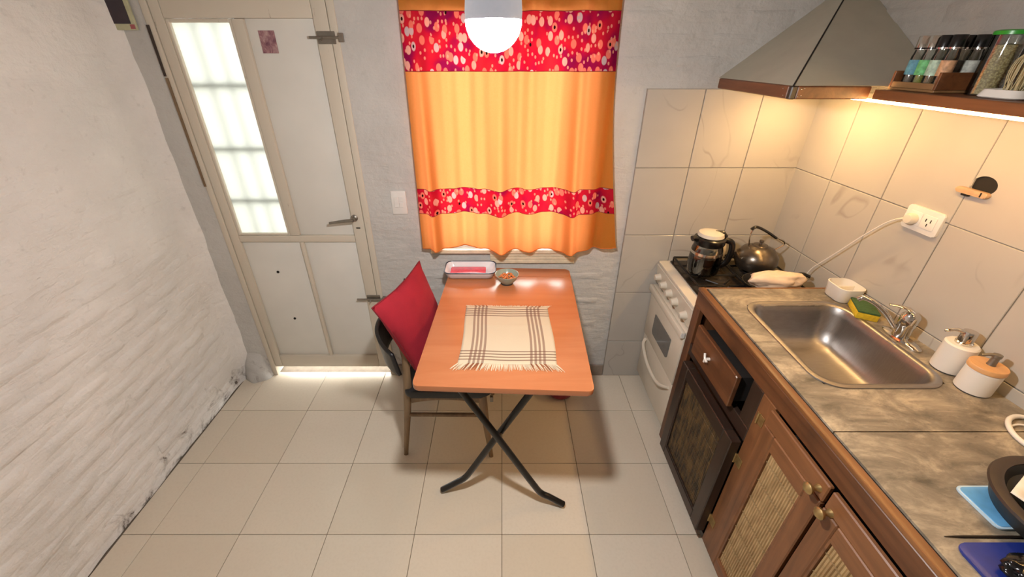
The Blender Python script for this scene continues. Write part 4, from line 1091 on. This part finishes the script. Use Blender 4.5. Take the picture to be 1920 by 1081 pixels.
# oval wire loop
lp = thing('spoon_rest', 'white oval looped rest lying on the worktop edge of the tile joint', 'spoon rest', (1.31, .70, WZ))
b = bm_new(); tube(b, [(1.315 + .052 * math.cos(a) + .02 * math.sin(a), .695 + .060 * math.sin(a), WZ + .0065) for a in [2 * PI * k / 40 for k in range(40)]], .0058, 10, closed=True); obj('outer_loop', b, 'ceramic_white', lp, smooth=True)
b = bm_new(); tube(b, smooth_path([(1.278, .722, WZ + .004), (1.315, .728, WZ + .006), (1.352, .700, WZ + .010)], 6), .0025, 8); obj('inner_wire', b, 'ceramic_white', lp, smooth=True)
b = bm_new(); loft(b, [rr_ring(1.332, .672, .026, .020, .012, WZ + .001, 5), rr_ring(1.332, .672, .028, .022, .014, WZ + .010, 5), rr_ring(1.332, .672, .022, .017, .012, WZ + .013, 5)], True, True); obj('pad', b, 'cream_enamel', lp, smooth=True)
# boards, stick
bd = thing('cutting_board', 'light blue cutting board with pale edge, partly under the black pan', 'cutting board', (1.09, .47, WZ))
b = bm_new(); rounded_slab(b, .984, 1.20, .466, .560, WZ + .0005, WZ + .0055, (.010, .010, .010, .012), 5, .001); obj('board', b, 'blue_edge', bd, smooth=True)
b = bm_new(); rounded_slab(b, .988, 1.196, .470, .556, WZ + .0055, WZ + .0068, (.008, .008, .008, .010), 5, .0004); obj('surface', b, 'blue_light', bd, smooth=True)
b = bm_new(); rounded_slab(b, .868, 1.16, .250, .440, WZ + .0005, WZ + .0065, (.02, .02, .02, .02), 6, .0015); tag(obj('cutting_board', b, 'blue_dark', smooth=True), 'dark blue cutting board under the glossy black bag near the frame corner', 'cutting board')
b = bm_new(); tube(b, [(.866, .454, WZ + .002), (.90, .4535, WZ + .0026), (1.05, .452, WZ + .0026)], [.0008, .0022, .0026], 8); tag(obj('skewer', b, 'dark_dish', smooth=True), 'thin dark stick lying between the two blue boards', 'stick')
# black pan with paper
pn = thing('roasting_pan', 'big round black pan with brown rim at the right edge of the worktop', 'pan', (1.135, .50, WZ))
pcx, pcy = 1.122, .452
PM = Matrix.Translation((pcx, pcy, WZ + .008)) 
b = bm_new(); lathe(b, [(0, 0), (.110, 0), (.128, .012), (.140, .046), (.1415, .050), (.121, .050), (.117, .046), (.110, .034), (0, .032)], n=56, mtx=PM); obj('pan_body', b, 'pan_in', pn, smooth=True)
b = bm_new(); lathe(b, [(.121, .0502), (.1425, .0502), (.144, .047), (.142, .052), (.134, .0545), (.121, .0525), (.121, .0502)], n=56, mtx=PM); obj('rim', b, 'pan_rim', pn, smooth=True)
b = bm_new()
def fpap(u, v):
    A_, B_, C_, D_ = Vector((1.012, .505)), Vector((1.098, .552)), Vector((1.205, .450)), Vector((1.045, .395))
    p = (A_ * (1 - u) + B_ * u) * (1 - v) + (D_ * (1 - u) + C_ * u) * v
    return Vector((p.x, p.y, WZ + .064 - .012 * math.sin(PI * u) * math.sin(PI * v) + .002 * noise.noise(Vector((u * 4, v * 4, 0)))))
surf(b, fpap, 14, 10); tag(obj('paper_sheet', b, 'paper', smooth=True, solid=.0012), 'folded white paper lying inside the black pan', 'paper')
# glossy black bag
b = bm_new(); bmesh.ops.create_icosphere(b, subdivisions=4, radius=1)
for v in b.verts:
    n_ = 1 + .30 * noise.fractal(v.co * 1.7 + Vector((9, 2, 4)), 1, 2, 3) - .18 * abs(noise.noise(v.co * 3.5))
    p = v.co * n_; v.co = Vector((.962 + p.x * .066, .376 + p.y * .038, WZ + .0225 + p.z * .020))
    if v.co.z < WZ + .0072: v.co.z = WZ + .0072
tag(obj('plastic_bag', b, simple('glossy_black_film', lin(14, 14, 16), .12), smooth=True, angle=180), 'glossy crumpled black bag lying on the dark blue board', 'bag')

# ================================================================ RIGHT WALL FITTINGS
ol = thing('wall_socket', 'white double socket plate on the right tiled wall', 'socket', (wx(1.26), 1.262, 1.232))
def rwall(bm, y, z):       # local: x right along -Y, y up, z out of the wall -> world
    for v in bm.verts:
        p = v.co.copy(); yy = y - p.x; v.co = Vector((wx(yy) - .0065 - p.z, yy, z + p.y))
    return bm
b = bm_new(); rounded_slab(b, -.061, .061, -.038, .038, 0, .009, (.008,) * 4, 5, .003); rwall(b, 1.262, 1.232); obj('plate', b, 'white_plastic', ol, smooth=True)
for x0 in (-.046, .002):
    b = bm_new(); rounded_slab(b, x0, x0 + .044, -.022, .022, .009, .0105, (.004,) * 4, 4, .0005); rwall(b, 1.262, 1.232); ms = obj('socket_module', b, 'white_plastic', ol, smooth=True)
    for dx, dy, w, h_ in ((.012, .006, .003, .010), (.028, .006, .003, .010), (.020, -.008, .003, .009)):
        b = bm_new(); box(b, x0 + dx - w / 2, x0 + dx + w / 2, dy - h_ / 2, dy + h_ / 2, .0103, .0110); rwall(b, 1.262, 1.232); obj('slot', b, 'void', ms)
cp = thing('power_cable', 'cream plug and thin white cable drooping from the socket to behind the stove', 'cable', (wx(1.29), 1.29, 1.23))
b = bm_new(); lathe(b, [(0, .0115), (.018, .0115), (.019, .024), (.014, .032), (0, .034)], n=24); rwall(b, 1.288, 1.228); obj('plug', b, 'cream_enamel', cp, smooth=True)
w0 = wx(1.3) - .0065
pth = [(w0 - .024, 1.298, 1.226), (w0 - .030, 1.325, 1.212), (w0 - .032, 1.36, 1.180), (w0 - .034, 1.42, 1.105), (w0 - .036, 1.47, 1.035), (w0 - .040, 1.52, .965), (w0 - .046, 1.56, .905), (w0 - .05, 1.575, .85)]
b = bm_new(); tube(b, smooth_path(pth, 8), .0024, 8); obj('cord', b, 'white_plastic', cp, smooth=True)
b = bm_new(); tube(b, pth[:2], [.006, .003], 8); obj('strain_relief', b, 'cream_enamel', cp, smooth=True)
# fitting under the cut-out
b = bm_new(); hk = thing('wall_hook', 'small beige wooden bar fixed under the oval hole in the tiles', 'bar', (wx(1.14), 1.14, 1.35))
rounded_slab(b, -.048, .040, -.008, .008, 0, .014, (.007,) * 4, 5, .003)
for v in b.verts: v.co.y += -.0 * v.co.x
rwall(b, 1.166, 1.352); obj('bar', b, simple('beige_bar', lin(196, 160, 124), .35), hk, smooth=True)
b = bm_new(); rounded_slab(b, -.030, -.010, -.013, -.006, 0, .010, (.003,) * 4, 4, .001); rwall(b, 1.166, 1.350); obj('stop', b, 'void', hk)
b = bm_new(); box(b, .022, .026, -.0065, .0065, .0135, .0147, .0003); rwall(b, 1.166, 1.352); obj('groove', b, 'void', hk)

# ================================================================ HOOD
hd = thing('range_hood', 'grey pyramid range hood with a dark wooden rim in the kitchen corner', 'hood', (1.12, 1.66, 1.58))
HX, HY, HZ0, HZ1 = .900, 1.408, 1.577, 1.614
def hp(z): return (HX + .004 + (z - HZ1) * 1.28, HY + .004 + (z - HZ1) * 1.50)
zt = 1.905; (tx, ty) = hp(zt)
XW, YW = XR + .010, YB - .002
b = bm_new()
lo = [(HX + .004, HY + .004, HZ1 + .001), (XW, HY + .004, HZ1 + .001), (XW, YW, HZ1 + .001), (HX + .004, YW, HZ1 + .001)]
hi = [(tx, ty, zt), (XR + .006, ty, zt), (XR + .006, YW, zt), (tx, YW, zt)]
hexa(b, lo + hi); 
shell = obj('canopy', b, 'hood', hd)
b = bm_new(); tube(b, [Vector(lo[0]) + Vector((-.001, -.001, 0)), Vector(hi[0]) + Vector((-.001, -.001, 0))], .0025, 6); obj('seam', b, 'void', shell)
b = bm_new(); tube(b, [(XR - .03, YB - .035, zt - .001), (XR - .03, YB - .035, 2.5)], .028, 20); obj('duct', b, 'hood', hd, smooth=True)
b = bm_new(); box(b, HX, HX + .018, HY + .019, YB - .016, HZ0, HZ1, .003); obj('rim_board', b, 'hood_wood', hd)
b = bm_new(); box(b, HX + .0185, 1.148, HY, HY + .018, HZ0, HZ1, .003); obj('rim_board', b, 'hood_wood', hd)
b = bm_new(); box(b, HX - .001, HX + .018, HY - .001, HY + .018, HZ0 - .0005, HZ1 + .0005, .003); obj('corner_block', b, 'dark_wood', hd)
for x, y, z, ax in ((HX, HY + .045, HZ1 - .009, 'x'), (HX, HY + .035, HZ0 + .009, 'x'), (HX + .030, HY, HZ1 - .009, 'y'), (HX + .034, HY, HZ0 + .010, 'y'), (HX + .024, HY, HZ0 + .008, 'y'), (HX + .038, HY, HZ1 - .006, 'y')):
    b = bm_new(); bmesh.ops.create_icosphere(b, subdivisions=2, radius=.0022, matrix=Matrix.Translation((x, y, z))); obj('screw', b, 'chrome', hd, smooth=True)

b = bm_new(); lathe(b, [(0, .012), (.026, .012), (.030, .0), (.027, -.002), (.0245, .001)], (1.15, 1.69, HZ1 - .012), 24); lampb = obj('lamp_housing', b, 'latch', hd, smooth=True)
b = bm_new(); lathe(b, [(0, 0), (.024, 0), (.024, .004), (0, .004)], (1.15, 1.69, HZ1 - .012), 24); obj('lamp_lens', b, emis('hood_lamp_glow', (1, .62, .26, 1), 400), lampb)

# ================================================================ SHELF
sh = thing('wall_shelf', 'brown wooden wall shelf running from the hood above the sink', 'shelf', (1.25, .9, 1.59))
SZ0, SZ1 = 1.578, 1.606; SYE, SYN = 1.400, .30
b = bm_new(); hexa(b, [(1.150, SYN, SZ0), (wx(SYN) - .004, SYN, SZ0), (wx(SYE) - .009, SYE, SZ0), (1.150, SYE, SZ0), (1.150, SYN, SZ1), (wx(SYN) - .004, SYN, SZ1), (wx(SYE) - .009, SYE, SZ1), (1.150, SYE, SZ1)], .003); obj('board', b, 'shelf_wood', sh)
b = bm_new(); box(b, 1.153, 1.167, SYN + .01, 1.66, SZ0 - .0075, SZ0 - .0005, .001); led = obj('led_strip', b, 'led', smooth=False); tag(led, 'glowing warm light strip under the front of the wall shelf', 'light strip')
# spice rack
rk = thing('spice_rack', 'small wooden tray rack holding spice jars beside the hood', 'rack', (1.27, 1.36, SZ1))
RX0, RX1, RY0, RY1 = 1.190, 1.336, 1.248, 1.402; z = SZ1 + .001
for nm, a in (('bottom', (RX0, RX1, RY0, RY1, z, z + .006)), ('front_board', (RX0, RX0 + .007, RY0 + .008, RY1 - .008, z + .0065, z + .022)), ('back_board', (RX1 - .007, RX1, RY0 + .008, RY1 - .008, z + .0065, z + .052)),
              ('end_board', (RX0, RX1, RY0, RY0 + .0075, z + .0065, z + .050)), ('end_board', (RX0, RX1, RY1 - .0075, RY1, z + .0065, z + .050))):
    b = bm_new(); box(b, *a, .001); obj(nm, b, 'rack_wood' if nm != 'end_board' else 'shelf_wood', rk)
SP = [  # y, x, label colour, contents colour, cap, text
    (0, 0, (96, 150, 170), (120, 104, 96), 'chrome', 'spice jar with blue label and silver cap at the hood end of the rack front'),
    (1, 0, (110, 186, 120), (150, 150, 60), 'chrome', 'spice jar with bright green label and silver cap in the rack front'),
    (2, 0, (176, 200, 178), (140, 112, 82), 'black_plastic', 'spice jar with pale green-white label and black cap in the rack front'),
    (3, 0, (206, 160, 120), (150, 104, 72), 'black_plastic', 'spice jar with peach label and black cap at the near end of the rack front'),
    (0, 1, (160, 160, 150), (90, 70, 56), 'black_plastic', 'black-capped jar in the rack rear row, half hidden behind the blue-label jar'),
    (1, 1, (150, 156, 150), (96, 78, 60), 'black_plastic', 'black-capped jar in the rack rear row, behind the bright green label jar'),
    (2, 1, (120, 112, 104), (70, 54, 44), 'black_plastic', 'black-capped jar with dark contents in the rack rear row, behind the pale label'),
    (3, 1, (184, 186, 176), (168, 166, 150), 'black_plastic', 'clear jar with pale contents and wide black cap at the rack rear near end')]
jz = z + .0065
for iy, ix, lc, cc_, cap, lab in SP:
    jx, jy = RX0 + .029 + ix * .064, RY1 - .0265 - iy * .0336
    j = thing('spice_jar', lab, 'jar', (jx, jy, jz), 'spice jars in the wooden rack'); c = (jx, jy, jz); r_ = .0160
    b = bm_new(); lathe(b, [(0, .0005), (r_, .0005), (r_, .080), (r_ * .84, .092), (r_ * .84, .098), (r_ * .78, .098), (r_ * .78, .092), (r_ - .0015, .079), (r_ - .0015, .003), (0, .003)], c, 24); obj('glass_body', b, 'jar_glass', j, smooth=True)
    b = bm_new(); lathe(b, [(0, .0035), (r_ - .002, .0035), (r_ - .002, .060), (0, .062)], c, 20); obj('contents', b, simple('spice_%d_%d' % (iy, ix), lin(*cc_), .9, 0, .3, 300, .3, 400), j, smooth=True)
    b = bm_new(); lathe(b, [(r_ + .0002, .034), (r_ + .0006, .034), (r_ + .0006, .072), (r_ + .0002, .072)], c, 24)
    ml = simple('jar_label_%d_%d' % (iy, ix), lin(*lc), .6, 0, .32, 90); obj('paper_label', b, ml, j, smooth=True)
    b = bm_new(); lathe(b, [(0, .0985), (.0163, .0985), (.0163, .130), (.015, .132), (0, .132)], c, 24); obj('cap', b, cap, j, smooth=True)
    b = bm_new(); lathe(b, [(.0164, .099), (.0167, .099), (.0167, .103), (.0164, .103)], c, 24); obj('cap_ring', b, 'black_plastic' if cap == 'chrome' else 'chrome', j, smooth=True)
# pasta jar
pj = thing('storage_jar', 'tall clear jar of dry yellow grain with a green plastic lid on the shelf', 'jar', (1.262, 1.182, SZ1))
c = (1.262, 1.182, SZ1 + .0015); r_ = .038
b = bm_new(); lathe(b, [(0, 0), (r_, 0), (r_, .134), (r_ - .0015, .134), (r_ - .0015, .002), (0, .002)], c, 36); obj('glass_body', b, 'jar_glass', pj, smooth=True)
b = bm_new(); lathe(b, [(0, .0025), (r_ - .002, .0025), (r_ - .002, .112), (0, .116)], c, 36)
def grain():
    t = NT('dry_yellow_grain'); v = t.pos('Position', (1, 1, 1)); vo = t.n('TexVoronoi'); vo.inputs['Scale'].default_value = 240; t.l(v, vo.inputs['Vector'])
    t.color(t.ramp(vo.outputs['Distance'], [(.2, lin(212, 192, 140)), (.7, lin(150, 128, 84))])); t.set(Roughness=.7); t.bump(vo.outputs['Distance'], .6, .002); return t.m
obj('contents', b, grain(), pj, smooth=True)
b = bm_new(); lathe(b, [(0, .1345), (r_ + .002, .1345), (r_ + .002, .142), (r_ - .004, .145), (0, .145)], c, 36); gl = obj('lid', b, 'lid_green', pj, smooth=True)
b = bm_new(); tube(b, smooth_path([(c[0] + .02, c[1] - .030, c[2] + .146), (c[0] + .025, c[1] - .045, c[2] + .165), (c[0] + .03, c[1] - .052, c[2] + .176), (c[0] + .035, c[1] - .040, c[2] + .160)], 4), [.008] * 4 + [.013] * 4 + [.010] * 5, 8, flat=.6); obj('lid_tab', b, 'lid_green', gl, smooth=True)
# white dish with brush
ds = thing('brush_dish', 'small white dish standing on the shelf right of the grain jar', 'dish', (1.222, 1.088, SZ1))
b = bm_new(); scx, scy = 1.222, 1.088
loft(b, [rr_ring(scx, scy, .036, .046, .024, SZ1 + .001, 6), rr_ring(scx, scy, .040, .050, .026, SZ1 + .004, 6), rr_ring(scx, scy, .034, .044, .024, SZ1 + .020, 6), rr_ring(scx, scy, .031, .041, .022, SZ1 + .0205, 6), rr_ring(scx, scy, .029, .039, .02, SZ1 + .012, 6)], True, True)
obj('dish', b, 'ceramic_white', ds, smooth=True)
br = thing('scrub_brush', 'straw-bristled brush with blue knob standing in the white dish', 'brush', (1.232, 1.082, SZ1 + .02))
c = Vector((1.232, 1.082, SZ1 + .0125)); b = bm_new(); q = random.Random(9)
for k in range(70):
    a = q.random() * 2 * PI; r0 = .006 + .006 * q.random(); r1 = .020 + .012 * q.random(); r2_ = .012 + .014 * q.random()
    d = Vector((math.cos(a), math.sin(a), 0))
    tube(b, smooth_path([c + d * r0 + Vector((0, 0, .092)), c + d * r1 + Vector((0, 0, .070)), c + d * r1 * 1.05 + Vector((0, 0, .035)), c + d * r2_ + Vector((0, 0, .001))], 3), .0009, 4)
o = obj('bristles', b, 'straw', br); o['kind'] = 'stuff'
b = bm_new(); lathe(b, [(0, .085), (.013, .085), (.015, .095), (.010, .108), (0, .108)], tuple(c), 20); obj('neck', b, 'lid_wood', br, smooth=True)
b = bm_new(); lathe(b, [(0, .1085), (.016, .1085), (.022, .118), (.019, .130), (.008, .136), (0, .136)], tuple(c), 24); obj('knob', b, 'blue_knob', br, smooth=True)
